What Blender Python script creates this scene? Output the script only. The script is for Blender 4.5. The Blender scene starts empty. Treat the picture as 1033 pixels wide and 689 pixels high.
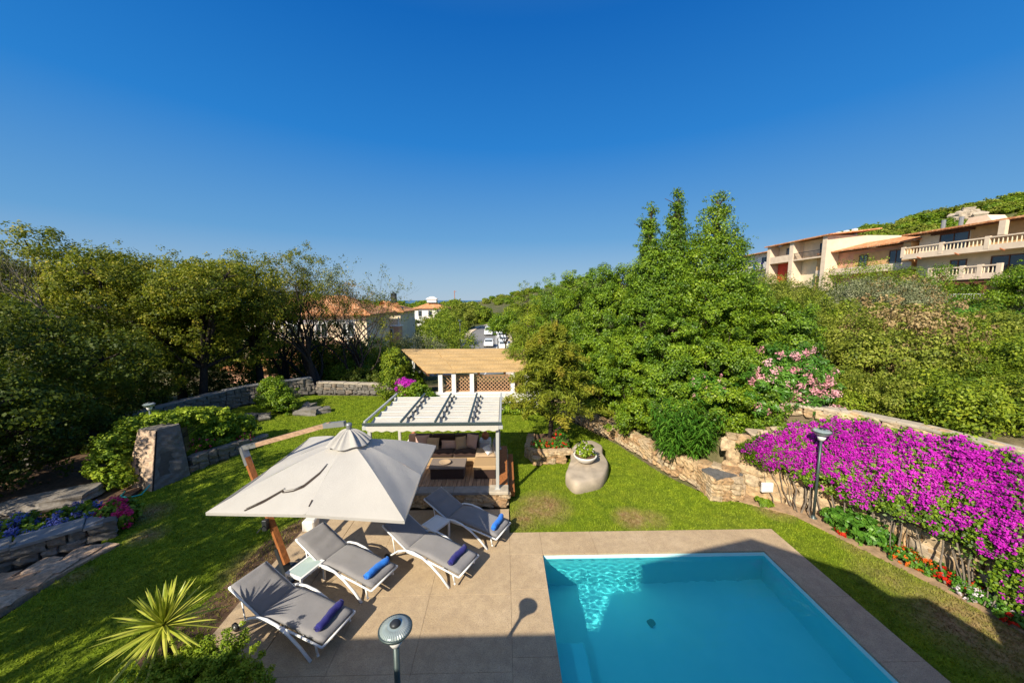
import bpy, math, random
import numpy as np
from mathutils import Vector, Matrix
from mathutils.geometry import delaunay_2d_cdt
sc = bpy.context.scene
COL = sc.collection
R = math.radians
rng = np.random.default_rng(7)
random.seed(7)

# ---------------------------------------------------------------- mesh building
class MB:
    def __init__(s): s.v=[]; s.f=[]; s.t=[]
    def add(s, vs, fs, tint=0.5):
        b=len(s.v); s.v += [tuple(v) for v in vs]; s.f += [tuple(b+i for i in f) for f in fs]; s.t += [tint]*len(fs)
    def box(s, x0,x1,y0,y1,z0,z1, m=None, tint=.5):
        vs=[(x,y,z) for x in (x0,x1) for y in (y0,y1) for z in (z0,z1)]
        if m is not None: vs=[m@Vector(v) for v in vs]
        s.add(vs, [(0,1,3,2),(4,6,7,5),(0,4,5,1),(2,3,7,6),(0,2,6,4),(1,5,7,3)], tint)
    def bbox(s, x0,x1,y0,y1,z0,z1,b=.01,m=None,tint=.5):
        """box with chamfered vertical and top edges"""
        vs=[]
        for z,k in ((z0,0),(z1-b,0),(z1,b)):
            X0,X1,Y0,Y1=x0+k,x1-k,y0+k,y1-k
            vs+=[(X0+b,Y0,z),(X1-b,Y0,z),(X1,Y0+b,z),(X1,Y1-b,z),(X1-b,Y1,z),(X0+b,Y1,z),(X0,Y1-b,z),(X0,Y0+b,z)]
        if m is not None: vs=[m@Vector(v) for v in vs]
        fs=[]
        for r in range(2):
            for i in range(8):
                j=(i+1)%8; fs.append((r*8+i,r*8+j,r*8+8+j,r*8+8+i))
        fs.append(tuple(range(16,24))); fs.append(tuple(range(7,-1,-1)))
        s.add(vs,fs,tint)
    def tube(s, pts, r, n=8, caps=True, tint=.5, flat=1.0):
        pts=[Vector(p) for p in pts]; m=len(pts)
        if not hasattr(r,'__len__'): r=[r]*m
        t0=(pts[1]-pts[0]).normalized()
        up=Vector((0,0,1)) if abs(t0.z)<.9 else Vector((1,0,0))
        a=t0.cross(up).normalized(); vs=[]
        for i,p in enumerate(pts):
            t=(pts[min(i+1,m-1)]-pts[max(i-1,0)]).normalized()
            a=(a-t*a.dot(t)).normalized(); b=t.cross(a)
            for k in range(n):
                q=2*math.pi*k/n; vs.append(p+a*(r[i]*math.cos(q))+b*(r[i]*flat*math.sin(q)))
        fs=[(i*n+k,i*n+(k+1)%n,(i+1)*n+(k+1)%n,(i+1)*n+k) for i in range(m-1) for k in range(n)]
        if caps: fs+= [tuple(range(n-1,-1,-1)), tuple((m-1)*n+k for k in range(n))]
        s.add(vs,fs,tint)
    def lathe(s, prof, n=20, c=(0,0,0), sx=1, sy=1, tint=.5):
        vs=[]; m=len(prof)
        for r,z in prof:
            for k in range(n):
                q=2*math.pi*k/n; vs.append((c[0]+r*sx*math.cos(q), c[1]+r*sy*math.sin(q), c[2]+z))
        fs=[(i*n+k,i*n+(k+1)%n,(i+1)*n+(k+1)%n,(i+1)*n+k) for i in range(m-1) for k in range(n)]
        if prof[0][0]>1e-4: fs.append(tuple(range(n-1,-1,-1)))
        if prof[-1][0]>1e-4: fs.append(tuple((m-1)*n+k for k in range(n)))
        s.add(vs,fs,tint)
    def prism(s, poly, z0, z1, tint=.5, m=None):
        n=len(poly); vs=[(x,y,z0) for x,y in poly]+[(x,y,z1) for x,y in poly]
        if m is not None: vs=[m@Vector(v) for v in vs]
        s.add(vs,[(i,(i+1)%n,n+(i+1)%n,n+i) for i in range(n)]+[tuple(range(n,2*n)),tuple(range(n-1,-1,-1))],tint)
    def grid(s, fn, nu, nv, tint=.5, thick=0):
        vs=[fn(i/nu,j/nv) for j in range(nv+1) for i in range(nu+1)]
        fs=[(j*(nu+1)+i,j*(nu+1)+i+1,(j+1)*(nu+1)+i+1,(j+1)*(nu+1)+i) for j in range(nv) for i in range(nu)]
        if thick:
            n0=len(vs); vs+=[(x,y,z-thick) for x,y,z in vs]
            fs+=[tuple(n0+k for k in f[::-1]) for f in fs]
            w=nu+1
            bd=[i for i in range(nu+1)]+[j*w+nu for j in range(1,nv+1)]+[nv*w+i for i in range(nu-1,-1,-1)]+[j*w for j in range(nv-1,0,-1)]
            for a,b in zip(bd,bd[1:]+bd[:1]): fs.append((b,a,a+n0,b+n0))
        s.add(vs,fs,tint)
    def rock(s, c, sx,sy,sz, rz=0, seed=0, tint=.5, rough=.16, n=2, m=None):
        """irregular stone: a cube sphere with jitter, flattened faces"""
        rr=random.Random(seed); vs=[]; fs=[]; idx={}
        N=n+1
        ph=[rr.uniform(0,6.28) for _ in range(6)]
        def vert(p):
            k=tuple(round(q,4) for q in p)
            if k not in idx:
                v=Vector(p); L=max(abs(v.x),abs(v.y),abs(v.z)); sph=v.normalized()
                w=v.lerp(sph*1.15,.45)
                f=1+rough*(math.sin(3.1*v.x+ph[0])*math.sin(2.7*v.y+ph[1])+.7*math.sin(4*v.z+ph[2]+2*v.x))
                w*=f; ca,sa=math.cos(rz),math.sin(rz)
                x,y,z=w.x*sx,w.y*sy,w.z*sz
                idx[k]=len(vs); q=Vector((c[0]+x*ca-y*sa,c[1]+x*sa+y*ca,c[2]+z)); vs.append(m@q if m is not None else q)
            return idx[k]
        for ax in range(3):
            for sg in (-1,1):
                for i in range(N):
                    for j in range(N):
                        q=[]
                        for a,b in ((i,j),(i+1,j),(i+1,j+1),(i,j+1)):
                            p=[0,0,0]; p[ax]=sg; p[(ax+1)%3]=-1+2*a/N; p[(ax+2)%3]=-1+2*b/N; q.append(vert(p))
                        fs.append(tuple(q) if sg>0 else tuple(q[::-1]))
        s.add(vs,fs,tint)
    def mesh(s, name, smooth=False):
        me=bpy.data.meshes.new(name); me.from_pydata([tuple(v) for v in s.v],[],s.f)
        a=me.attributes.new('tint','FLOAT','FACE'); a.data.foreach_set('value',np.array(s.t,dtype=np.float32))
        if smooth: me.polygons.foreach_set('use_smooth',[True]*len(s.f))
        me.update(); return me

def np_mesh(name, V, nper, tint):
    """V: (N*nper,3), faces of nper verts in order; one tint per face"""
    N=len(V)//nper; me=bpy.data.meshes.new(name)
    me.vertices.add(len(V)); me.vertices.foreach_set('co',V.astype(np.float32).ravel())
    me.loops.add(len(V)); me.loops.foreach_set('vertex_index',np.arange(len(V),dtype=np.int32))
    me.polygons.add(N); me.polygons.foreach_set('loop_start',np.arange(0,len(V),nper,dtype=np.int32))
    a=me.attributes.new('tint','FLOAT','FACE'); a.data.foreach_set('value',np.asarray(tint,dtype=np.float32))
    me.update(calc_edges=True); return me

def obj(name, geo, mat, parent=None, smooth=False, loc=None):
    me = geo.mesh(name, smooth) if isinstance(geo, MB) else geo
    if mat is not None and len(me.materials)==0: me.materials.append(mat)
    o=bpy.data.objects.new(name, me); COL.objects.link(o)
    if parent is not None:
        o.parent=parent
    if loc is not None: o.location=loc
    return o
def part(name, geo, mat, root, smooth=False):
    """geometry written in world coordinates, hung under an unrotated root"""
    w=Vector(root.location); p=root.parent
    while p is not None: w+=p.location; p=p.parent
    return obj(name, geo, mat, root, smooth, -w)
def tag(o, label=None, cat=None, group=None, kind=None):
    if label: o['label']=label
    if cat: o['category']=cat
    if group: o['group']=group
    if kind: o['kind']=kind
    return o
def thing(name, label, cat, loc=(0,0,0), rz=0, group=None):
    o=bpy.data.objects.new(name,None); COL.objects.link(o); o.location=loc; o.rotation_euler=(0,0,rz)
    o.empty_display_size=.2
    return tag(o,label,cat,group)
def struct(name, geo, mat, smooth=False): return tag(obj(name,geo,mat,None,smooth),kind='structure')
def dup(root, loc, rz, label, group=None, scale=None):
    r=root.copy(); COL.objects.link(r); r.location=loc; r.rotation_euler=(0,0,rz); r['label']=label
    if group: r['group']=group
    if scale is not None: r.scale=scale if hasattr(scale,'__len__') else (scale,)*3
    for ch in list(root.children):
        c=ch.copy(); COL.objects.link(c); c.parent=r
        for g in list(ch.children):
            d=g.copy(); COL.objects.link(d); d.parent=c
    return r

# ---------------------------------------------------------------- materials
class NT:
    def __init__(s,name):
        s.m=bpy.data.materials.new(name); s.m.use_nodes=True; s.t=s.m.node_tree; s.t.nodes.clear()
        s.out=s.n('ShaderNodeOutputMaterial')
    def n(s,typ,ins=None,**kw):
        nd=s.t.nodes.new(typ)
        for k,v in kw.items(): setattr(nd,k,v)
        if ins:
            for k,v in ins.items():
                if isinstance(v,bpy.types.NodeSocket): s.t.links.new(v,nd.inputs[k])
                else:
                    if isinstance(v,tuple) and len(v)==3 and nd.inputs[k].type=='RGBA': v=v+(1,)
                    nd.inputs[k].default_value=v
        return nd
    def math(s,op,a,b=0.0,clamp=False):
        return s.n('ShaderNodeMath',{0:a,1:b},operation=op,use_clamp=clamp).outputs[0]
    def mix(s,f,a,b,mode='MIX'):
        nd=s.n('ShaderNodeMix',data_type='RGBA',blend_type=mode)
        for k,v in ((0,f),(6,a),(7,b)):
            if isinstance(v,bpy.types.NodeSocket): s.t.links.new(v,nd.inputs[k])
            else: nd.inputs[k].default_value=(v+(1,)) if isinstance(v,tuple) and len(v)==3 else v
        return nd.outputs[2]
    def pos(s): return s.n('ShaderNodeNewGeometry').outputs['Position']
    def oco(s): return s.n('ShaderNodeTexCoord').outputs['Object']
    def noise(s,scale,vec=None,detail=4,rough=.55,dist=0):
        d={'Scale':scale,'Detail':detail,'Roughness':rough,'Distortion':dist}
        if vec is not None: d['Vector']=vec
        return s.n('ShaderNodeTexNoise',d).outputs[0]
    def ramp(s,f,stops,interp='LINEAR'):
        nd=s.n('ShaderNodeValToRGB',{0:f}); cr=nd.color_ramp; cr.interpolation=interp
        while len(cr.elements)<len(stops): cr.elements.new(.5)
        for e,(p,c) in zip(cr.elements,stops):
            e.position=p; e.color=(c if len(c)==4 else tuple(c)+(1,)) if hasattr(c,'__len__') else (c,c,c,1)
        return nd.outputs[0]
    def tint(s): return s.n('ShaderNodeAttribute',attribute_name='tint').outputs['Fac']
    def bump(s,h,strength=.3,dist=.02):
        return s.n('ShaderNodeBump',{'Height':h,'Strength':strength,'Distance':dist}).outputs[0]
    def bsdf(s,col,rough=.7,metal=0,spec=.35,nrm=None,**kw):
        d={'Base Color':col,'Roughness':rough,'Metallic':metal,'Specular IOR Level':spec}
        if nrm is not None: d['Normal']=nrm
        d.update(kw); b=s.n('ShaderNodeBsdfPrincipled',d)
        return b.outputs[0]
    def done(s,sh): s.t.links.new(sh,s.out.inputs[0]); return s.m
def plain(name,col,rough=.6,metal=0,spec=.35,var=.12,scale=6,bump=0):
    m=NT(name); v=m.oco(); n=m.noise(scale,v,5)
    c=m.ramp(n,[(.3,tuple(x*(1-var) for x in col)),(.7,tuple(min(1,x*(1+var)) for x in col))])
    nr=m.bump(m.noise(scale*9,v,3),bump,.01) if bump else None
    return m.done(m.bsdf(c,rough,metal,spec,nr))
def leafmat(name,stops,trans=.3,rough=.55,spec=.25):
    """stops: list of colours over the per-leaf tint"""
    m=NT(name); t=m.tint(); k=len(stops)
    n=m.noise(.9,m.pos(),2)
    f=m.math('ADD',m.math('MULTIPLY',t,.8),m.math('MULTIPLY',m.math('SUBTRACT',n,.4),.7),True)
    c=m.ramp(f,[(i/(k-1),s_) for i,s_ in enumerate(stops)])
    b=m.bsdf(c,rough,0,spec)
    tc=m.mix(.35,c,(.35,.45,.02),'MIX')
    tr=m.n('ShaderNodeBsdfTranslucent',{'Color':tc}).outputs[0]
    return m.done(m.n('ShaderNodeMixShader',{0:trans,1:b,2:tr}).outputs[0])
def stonemat(name,stops,rough=.85,bump=.5,sc_=7):
    m=NT(name); t=m.tint(); v=m.pos(); n=m.noise(sc_*1.8,v,9,.7); n2=m.noise(2.2,v,3)
    c=m.ramp(t,[(i/(len(stops)-1),s_) for i,s_ in enumerate(stops)])
    c=m.mix(m.ramp(n,[(.35,.75),(.62,0.)]),c,(.13,.10,.07),'MIX')
    c=m.mix(m.math('MULTIPLY',n2,.18),c,m.ramp(n,[(.3,(.3,.26,.2)),(.7,(.5,.45,.36))]))
    return m.done(m.bsdf(c,rough,0,.2,m.bump(n,bump,.03)))
def fabric(name,col,weave=400,rough=.85,trans=0,var=.08):
    m=NT(name); v=m.oco()
    w=m.n('ShaderNodeTexWave',{'Vector':v,'Scale':weave/6.28,'Distortion':.5}).outputs[1]
    n=m.noise(3,v,5)
    c=m.ramp(n,[(.3,tuple(x*(1-var) for x in col)),(.7,tuple(min(1,x*(1+var)) for x in col))])
    h=m.math('ADD',m.math('MULTIPLY',w,.2),m.noise(5,v,3,.6))
    b=m.bsdf(c,rough,0,.15,m.bump(h,.35,.03),**{'Sheen Weight':.15})
    if trans:
        tr=m.n('ShaderNodeBsdfTranslucent',{'Color':col}).outputs[0]
        b=m.n('ShaderNodeMixShader',{0:trans,1:b,2:tr}).outputs[0]
    return m.done(b)

M={}
# foliage: (dark .. light) over leaf tint
M['oak']=leafmat('oak_leaf',[(.03,.05,.008),(.10,.135,.014),(.27,.275,.022),(.52,.41,.045)],.38)
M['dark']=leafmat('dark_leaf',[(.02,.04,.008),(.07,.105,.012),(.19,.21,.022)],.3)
M['laurel']=leafmat('laurel_leaf',[(.035,.085,.008),(.10,.19,.012),(.22,.34,.018),(.40,.50,.03)],.35,.45,.35)
M['cypress']=leafmat('spire_leaf',[(.03,.08,.01),(.09,.18,.013),(.19,.31,.018),(.34,.45,.03)],.28,.45,.35)
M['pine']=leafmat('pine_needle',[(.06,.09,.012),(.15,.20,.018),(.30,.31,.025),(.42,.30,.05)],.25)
M['maquis']=leafmat('maquis_leaf',[(.05,.08,.012),(.14,.18,.018),(.28,.32,.035),(.46,.43,.10)],.28)
M['maquis2']=leafmat('maquis_green_leaf',[(.045,.085,.01),(.12,.19,.014),(.25,.32,.02),(.40,.44,.03)],.28)
M['dry']=leafmat('dry_leaf',[(.14,.09,.04),(.28,.19,.08),(.42,.30,.14),(.26,.24,.07)],.2)
M['olive']=leafmat('olive_leaf',[(.09,.11,.05),(.17,.19,.09),(.27,.28,.15),(.36,.35,.22)],.2)
M['bright']=leafmat('bright_leaf',[(.03,.10,.012),(.07,.2,.02),(.13,.30,.03),(.22,.40,.05)],.32,.4,.4)
M['hedge']=leafmat('yellow_hedge_leaf',[(.07,.14,.012),(.19,.29,.02),(.35,.45,.03),(.48,.54,.05)],.3)
M['yucca']=leafmat('yucca_leaf',[(.12,.19,.02),(.28,.34,.03),(.50,.50,.07),(.68,.62,.16)],.2,.4,.4)
M['magenta']=leafmat('magenta_bract',[(.24,.006,.22),(.44,.012,.40),(.66,.03,.58),(.80,.09,.70)],.3,.7,.1)
M['pinkf']=leafmat('pink_petal',[(.6,.2,.26),(.82,.40,.45),(.9,.62,.62)],.3,.7,.1)
M['redf']=leafmat('red_petal',[(.45,.01,.01),(.7,.03,.015),(.8,.06,.03)],.25,.7,.1)
M['orangef']=leafmat('orange_petal',[(.6,.08,.01),(.8,.16,.02),(.85,.25,.04)],.25,.7,.1)
M['whitef']=leafmat('white_petal',[(.6,.5,.55),(.8,.7,.75),(.85,.8,.82)],.25,.7,.1)
M['bluef']=leafmat('blue_petal',[(.08,.10,.42),(.18,.22,.66),(.32,.34,.78)],.25,.7,.1)
M['hotpink']=leafmat('hot_pink_petal',[(.5,.01,.12),(.75,.03,.2),(.8,.08,.3)],.25,.7,.1)

def bark(name,col):
    m=NT(name); v=m.oco(); mp=m.n('ShaderNodeMapping',{'Vector':v,'Scale':(6,6,1.5)}).outputs[0]
    n=m.noise(4,mp,8,.7)
    c=m.ramp(n,[(.3,tuple(x*.45 for x in col)),(.7,tuple(x*1.35 for x in col))])
    return m.done(m.bsdf(c,.9,0,.15,m.bump(n,.8,.04)))
M['bark']=bark('bark',(.09,.07,.055)); M['palebark']=bark('pale_bark',(.2,.165,.13)); M['darkbark']=bark('dark_bark',(.05,.04,.035))
M['stone']=stonemat('warm_stone',[(.42,.24,.11),(.58,.36,.17),(.66,.48,.28),(.5,.38,.25)])
M['pinkstone']=stonemat('pink_stone',[(.52,.27,.13),(.62,.36,.2),(.66,.47,.32),(.5,.36,.26)])
M['greystone']=stonemat('grey_stone',[(.10,.10,.10),(.18,.175,.165),(.27,.24,.21),(.22,.17,.13)])
M['mortar']=plain('mortar',(.17,.125,.08),.95,bump=.5,scale=12)
M['darkmortar']=plain('dark_mortar',(.10,.085,.07),.95,bump=.5,scale=12)
M['cliff']=stonemat('cliff_stone',[(.50,.31,.15),(.62,.42,.22),(.68,.5,.3),(.58,.46,.32)],sc_=4)
M['capstone']=plain('cap_stone',(.42,.36,.28),.85,bump=.5,scale=5,var=.2)
M['slate']=plain('slate',(.13,.125,.12),.7,bump=.5,scale=8,var=.3)
M['greycap']=plain('grey_paving_cap',(.24,.235,.23),.85,bump=.4,scale=6,var=.15)

def deckmat():
    m=NT('travertine_paving'); v=m.pos()
    big=m.noise(.8,v,5,.6); mid=m.noise(5,v,6,.65); fine=m.noise(60,v,3,.7); sp=m.noise(85,v,2,.8)
    c=m.ramp(big,[(.3,(.45,.325,.19)),(.55,(.52,.385,.235)),(.75,(.58,.44,.29))])
    c=m.mix(m.ramp(mid,[(.38,.5),(.6,0.)]),c,(.34,.24,.15))
    c=m.mix(m.ramp(sp,[(.36,.75),(.47,0.)]),c,(.16,.12,.085))
    c=m.mix(m.ramp(fine,[(.55,0.),(.72,.45)]),c,(.72,.62,.5))
    c=m.mix(m.math('MULTIPLY',m.tint(),.12),c,(.45,.36,.25))
    h=m.math('ADD',m.math('MULTIPLY',sp,.6),fine)
    return m.done(m.bsdf(c,.8,0,.3,m.bump(h,.35,.006)))
M['deck']=deckmat()
PATCH=[ # dry or bare patches of lawn: x, y, radius, amount
 (1.05,9.3,.95,.95),(0.5,8.75,.6,.7),(3.35,8.75,.6,1.0),(3.9,8.7,.5,.6),(8.3,5.4,1.3,.95),(7.9,6.6,.8,.45),(7.35,9.0,.6,.8),
 (8.2,7.5,.5,.5),(3.2,11.9,.5,.5),(-5.3,7.3,.9,.9),(-5.0,6.2,.6,.9),(-5.2,8.3,.6,.8),(-9.6,9.2,.7,.8),(-8.7,8.3,.5,.7),(-10.2,12.4,.4,.5),(-8.9,7.0,.35,.6),(8.6,4.4,1.2,.9)]
def lawnmat(name,blade):
    m=NT(name); v=m.pos(); big=m.noise(.55,v,4,.6); mid=m.noise(3.5,v,5,.6); fine=m.noise(45,v,4,.7)
    k=.75 if not blade else 1.0
    c=m.ramp(mid,[(.3,(.14*k,.22*k,.010*k)),(.55,(.26*k,.36*k,.013*k)),(.75,(.40*k,.46*k,.02*k))])
    c=m.mix(m.ramp(big,[(.45,0.),(.7,.45)]),c,(.26*k,.29*k,.03*k))
    if blade: c=m.mix(m.tint(),m.mix(.35,c,(.03,.07,.01)),m.mix(.3,c,(.4,.45,.07)))
    else: c=m.mix(m.ramp(fine,[(.35,.6),(.6,0.)]),c,(.035,.055,.012))
    mask=None
    for x,y,r,a in PATCH:
        d=m.n('ShaderNodeVectorMath',{0:v,1:(x,y,0)},operation='DISTANCE').outputs['Value']
        q=m.math('MULTIPLY',m.math('SUBTRACT',1.0,m.math('DIVIDE',d,r),True),a*1.6,True)
        mask=q if mask is None else m.math('MAXIMUM',mask,q)
    mask=m.math('MULTIPLY',mask,m.ramp(m.noise(2.6,v,5,.65),[(.3,.35),(.6,1.)]))
    dry=m.ramp(m.noise(9,v,5),[(.35,(.26,.16,.07)),(.65,(.38,.27,.13))])
    c=m.mix(mask,c,dry)
    b=m.bsdf(c,.8,0,.12,None if blade else m.bump(fine,.6,.03))
    if blade:
        b=m.n('ShaderNodeMixShader',{0:.3,1:b,2:m.n('ShaderNodeBsdfTranslucent',{'Color':c}).outputs[0]}).outputs[0]
    return m.done(b)
M['lawn']=lawnmat('lawn',False); M['blade']=lawnmat('grass_blade',True)
def groundmat():
    m=NT('dry_ground'); v=m.pos(); a=m.noise(.12,v,6,.6); b=m.noise(2.5,v,8,.7)
    c=m.ramp(b,[(.3,(.10,.075,.045)),(.55,(.24,.18,.11)),(.75,(.36,.28,.18))])
    g=m.ramp(m.noise(1.3,v,6,.7),[(.3,(.035,.05,.014)),(.6,(.09,.11,.03)),(.8,(.17,.15,.06))])
    c=m.mix(m.ramp(a,[(.35,0.),(.5,.85)]),c,g)
    return m.done(m.bsdf(c,.95,0,.1,m.bump(b,.8,.08)))
M['ground']=groundmat()
M['sand']=plain('sandy_soil',(.36,.24,.14),.95,scale=7,var=.3,bump=.9)
M['soil']=plain('soil',(.12,.07,.04),.95,scale=9,var=.4,bump=.9)
M['asphalt']=plain('asphalt',(.20,.195,.19),.9,scale=3,var=.2)
M['white']=plain('white_metal',(.78,.78,.77),.4,spec=.5,var=.03)
M['creamwall']=plain('cream_plaster',(.74,.62,.44),.9,var=.08,scale=1.5,bump=.2)
M['ochrewall']=plain('ochre_plaster',(.62,.38,.17),.9,var=.1,scale=1.5,bump=.2)
M['pinkwall']=plain('rose_plaster',(.6,.33,.22),.9,var=.12,scale=1.2,bump=.2)
M['whitewall']=plain('white_plaster',(.75,.73,.7),.9,var=.05,scale=1.5,bump=.2)
M['redwall']=plain('red_plaster',(.6,.07,.04),.9,var=.08,scale=2)
M['slabc']=plain('balcony_render',(.70,.56,.42),.9,var=.1,scale=1.5,bump=.2)
M['brownwood']=plain('brown_wood',(.13,.05,.025),.6,var=.3,scale=5)
def glassm():
    m=NT('window_glass'); v=m.pos()
    return m.done(m.bsdf(m.ramp(m.noise(.7,v,2),[(.4,(.02,.03,.04)),(.6,(.06,.08,.10))]),.08,0,.8))
M['glass']=glassm()
M['darkmetal']=plain('dark_metal',(.04,.045,.05),.45,.4,var=.1)
M['greenmetal']=plain('green_grey_metal',(.06,.085,.085),.42,.3,spec=.5,var=.15)
M['greymetal']=plain('grey_metal',(.30,.31,.31),.42,.5,var=.06)
M['palemetal']=plain('pale_metal',(.50,.50,.47),.5,.2,var=.06)
M['rubber']=plain('black_rubber',(.02,.02,.02),.7)
M['cushion']=fabric('grey_sling_fabric',(.25,.24,.245))
M['parasol']=fabric('ecru_parasol_fabric',(.52,.495,.46),300,trans=.18,var=.04)
M['awning']=fabric('ecru_awning_fabric',(.70,.66,.58),300,trans=.25,var=.04)
M['bluetowel']=fabric('bright_blue_towel',(.03,.20,.72),700,.95)
M['navytowel']=fabric('navy_towel',(.03,.03,.19),700,.95)
M['brown_cush']=fabric('dark_brown_cushion',(.05,.028,.022))
M['pinkcush']=fabric('dusty_pink_cushion',(.50,.33,.28)); M['tancush']=fabric('tan_cushion',(.45,.32,.2)); M['whitecush']=fabric('white_cushion',(.75,.72,.68))
M['pot']=plain('white_pot',(.72,.69,.64),.7,var=.06); M['terracotta']=plain('terracotta_pot',(.45,.16,.07),.8,var=.15)
M['frost']=plain('frosted_glass',(.42,.52,.48),.15,spec=.6,var=.05)
M['lampglass']=plain('ribbed_lamp_glass',(.33,.40,.39),.12,.2,spec=.7,var=.08)
M['paint']=plain('white_car_paint',(.78,.78,.78),.2,spec=.6,var=.02); M['darkpaint']=plain('dark_car_paint',(.05,.06,.08),.2,spec=.6)
M['silverpaint']=plain('silver_car_paint',(.42,.44,.46),.25,.5,spec=.6)
M['taillight']=plain('red_light_glass',(.5,.02,.02),.2); M['hose']=plain('turquoise_hose',(.03,.42,.38),.5)
M['meter']=plain('white_cabinet',(.78,.75,.7),.5,var=.04)
def woodm(name,col,sc_=(1,14,14),contrast=.5):
    m=NT(name); v=m.n('ShaderNodeMapping',{'Vector':m.oco(),'Scale':sc_}).outputs[0]
    n=m.noise(2.5,v,8,.65); t=m.tint()
    c=m.ramp(n,[(.3,tuple(x*(1-contrast) for x in col)),(.7,tuple(min(1,x*(1+contrast)) for x in col))])
    c=m.mix(m.math('MULTIPLY',t,.5),c,tuple(x*.45 for x in col))
    return m.done(m.bsdf(c,.7,0,.3,m.bump(n,.4,.01)))
M['plank']=woodm('deck_plank',(.34,.22,.14),(14,1.2,14)); M['teak']=woodm('teak',(.36,.13,.04),(10,10,1.5)); M['rattan']=woodm('rattan',(.50,.33,.17),(40,40,40),.35)
M['rattandark']=woodm('dark_rattan',(.25,.2,.17),(50,50,50),.35); M['beam']=woodm('bleached_beam',(.42,.27,.17),(2,14,14))
M['lattice']=woodm('brown_lattice',(.42,.24,.13),(6,6,6))
def cane():
    m=NT('cane_roofing'); v=m.pos()
    w=m.n('ShaderNodeTexWave',{'Vector':v,'Scale':9.,'Distortion':1.5,'Detail':3.,'Detail Scale':2.},bands_direction='X').outputs[1]
    mp=m.n('ShaderNodeMapping',{'Vector':v,'Scale':(12,.5,1)}).outputs[0]; n=m.noise(2,mp,6,.7); big=m.noise(.6,v,4)
    c=m.ramp(n,[(.3,(.56,.34,.13)),(.55,(.72,.48,.21)),(.75,(.80,.60,.33))])
    c=m.mix(m.math('MULTIPLY',m.math('SUBTRACT',1.0,w),.35),c,(.25,.14,.05)); c=m.mix(m.ramp(big,[(.4,0.),(.7,.3)]),c,(.75,.48,.2))
    return m.done(m.bsdf(c,.85,0,.2,m.bump(w,.5,.02)))
M['cane']=cane()
def tiles():
    m=NT('terracotta_tiles'); v=m.pos(); n=m.noise(1.6,v,5,.7); f=m.n('ShaderNodeTexVoronoi',{'Vector':v,'Scale':3.2}).outputs['Color']
    g=m.n('ShaderNodeSeparateColor',{0:f}).outputs[0]
    c=m.ramp(g,[(0,(.42,.15,.06)),(.5,(.58,.25,.10)),(1,(.68,.38,.2))]); c=m.mix(m.ramp(n,[(.45,0.),(.7,.55)]),c,(.3,.17,.1))
    return m.done(m.bsdf(c,.85,0,.2,m.bump(n,.4,.05)))
M['tiles']=tiles()
def pool():
    m=NT('pool_liner'); v=m.pos(); n=m.noise(2,v,3)
    return m.done(m.bsdf(m.ramp(n,[(.3,(.58,.94,.95)),(.7,(.66,.97,.97))]),.5,0,.3))
M['pool']=pool()
def water():
    m=NT('pool_water')
    g=m.n('ShaderNodeBsdfGlass',{'Color':(.40,.98,1.,1),'Roughness':0.,'IOR':1.33}).outputs[0]
    return m.done(g)
M['water']=water()
def sea():
    m=NT('sea'); return m.done(m.bsdf((.02,.08,.16),.25,0,.5,m.bump(m.noise(.05,m.pos(),6),.3,1.)))
M['sea']=sea()
# ---------------------------------------------------------------- foliage
def leafquads(P, Nn, L, W, g, fold=.15):
    """rhombic leaves at P with normals Nn"""
    n=len(P); Nn=Nn/np.maximum(np.linalg.norm(Nn,axis=1,keepdims=True),1e-6)
    u=np.cross(Nn,g.normal(size=(n,3))); u/=np.maximum(np.linalg.norm(u,axis=1,keepdims=True),1e-6)
    w=np.cross(Nn,u); s=g.uniform(.65,1.35,(n,1))
    a=P-u*L*s*.5; b=P+w*W*s*.5+Nn*L*fold*s; c=P+u*L*s*.5; d=P-w*W*s*.5+Nn*L*fold*s
    return np.stack([a,b,c,d],1).reshape(-1,3)
def rdir(g,n):
    v=g.normal(size=(n,3)); return v/np.linalg.norm(v,axis=1,keepdims=True)
def crown(name, blobs, n, L=.1, W=None, clump=.35, seed=1, up=.35, spread=1.0, sprigs=.12, jit=.55, shell=.55, botcut=-1.):
    """leaf clumps through the outer volume of ellipsoids; clump = clump radius in metres"""
    g=np.random.default_rng(seed); W=W or L*.55
    B=np.array(blobs,float); C=B[:,:3]; RR=B[:,3:6]
    area=(RR[:,0]*RR[:,1]+RR[:,1]*RR[:,2]+RR[:,0]*RR[:,2]); pr=area/area.sum()
    K=max(6,int(area.sum()*4/(clump*clump*2.2))); K=min(K,n//12+4)
    bi=g.choice(len(B),K,p=pr); d=rdir(g,K); d[:,2]=np.where(d[:,2]<botcut,-d[:,2],d[:,2])
    rad=g.uniform(shell,1.0,K)**.7; 
    cc=C[bi]+d*RR[bi]*rad[:,None]; cr=clump*g.uniform(.55,1.35,K)
    tall=g.random(K)<sprigs; cc[tall]+=d[tall]*clump*g.uniform(.6,1.5,(tall.sum(),1)); cr[tall]*=.55
    ct=g.random(K); wgt=cr**2; li=g.choice(K,n,p=wgt/wgt.sum())
    dl=rdir(g,n); rr=g.random(n)**.45
    sc3=np.array([1,1,.8]); P=cc[li]+dl*(cr[li]*rr*spread)[:,None]*sc3
    Nn=dl*.7+d[li]*.6+np.array([0,0,up])+g.normal(size=(n,3))*jit
    V=leafquads(P,Nn,L,W,g)
    t=np.clip(.5*ct[li]+.5*g.random(n)-.08+.18*(rr>.75),0,1)
    return np_mesh(name,V,4,t)
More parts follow.
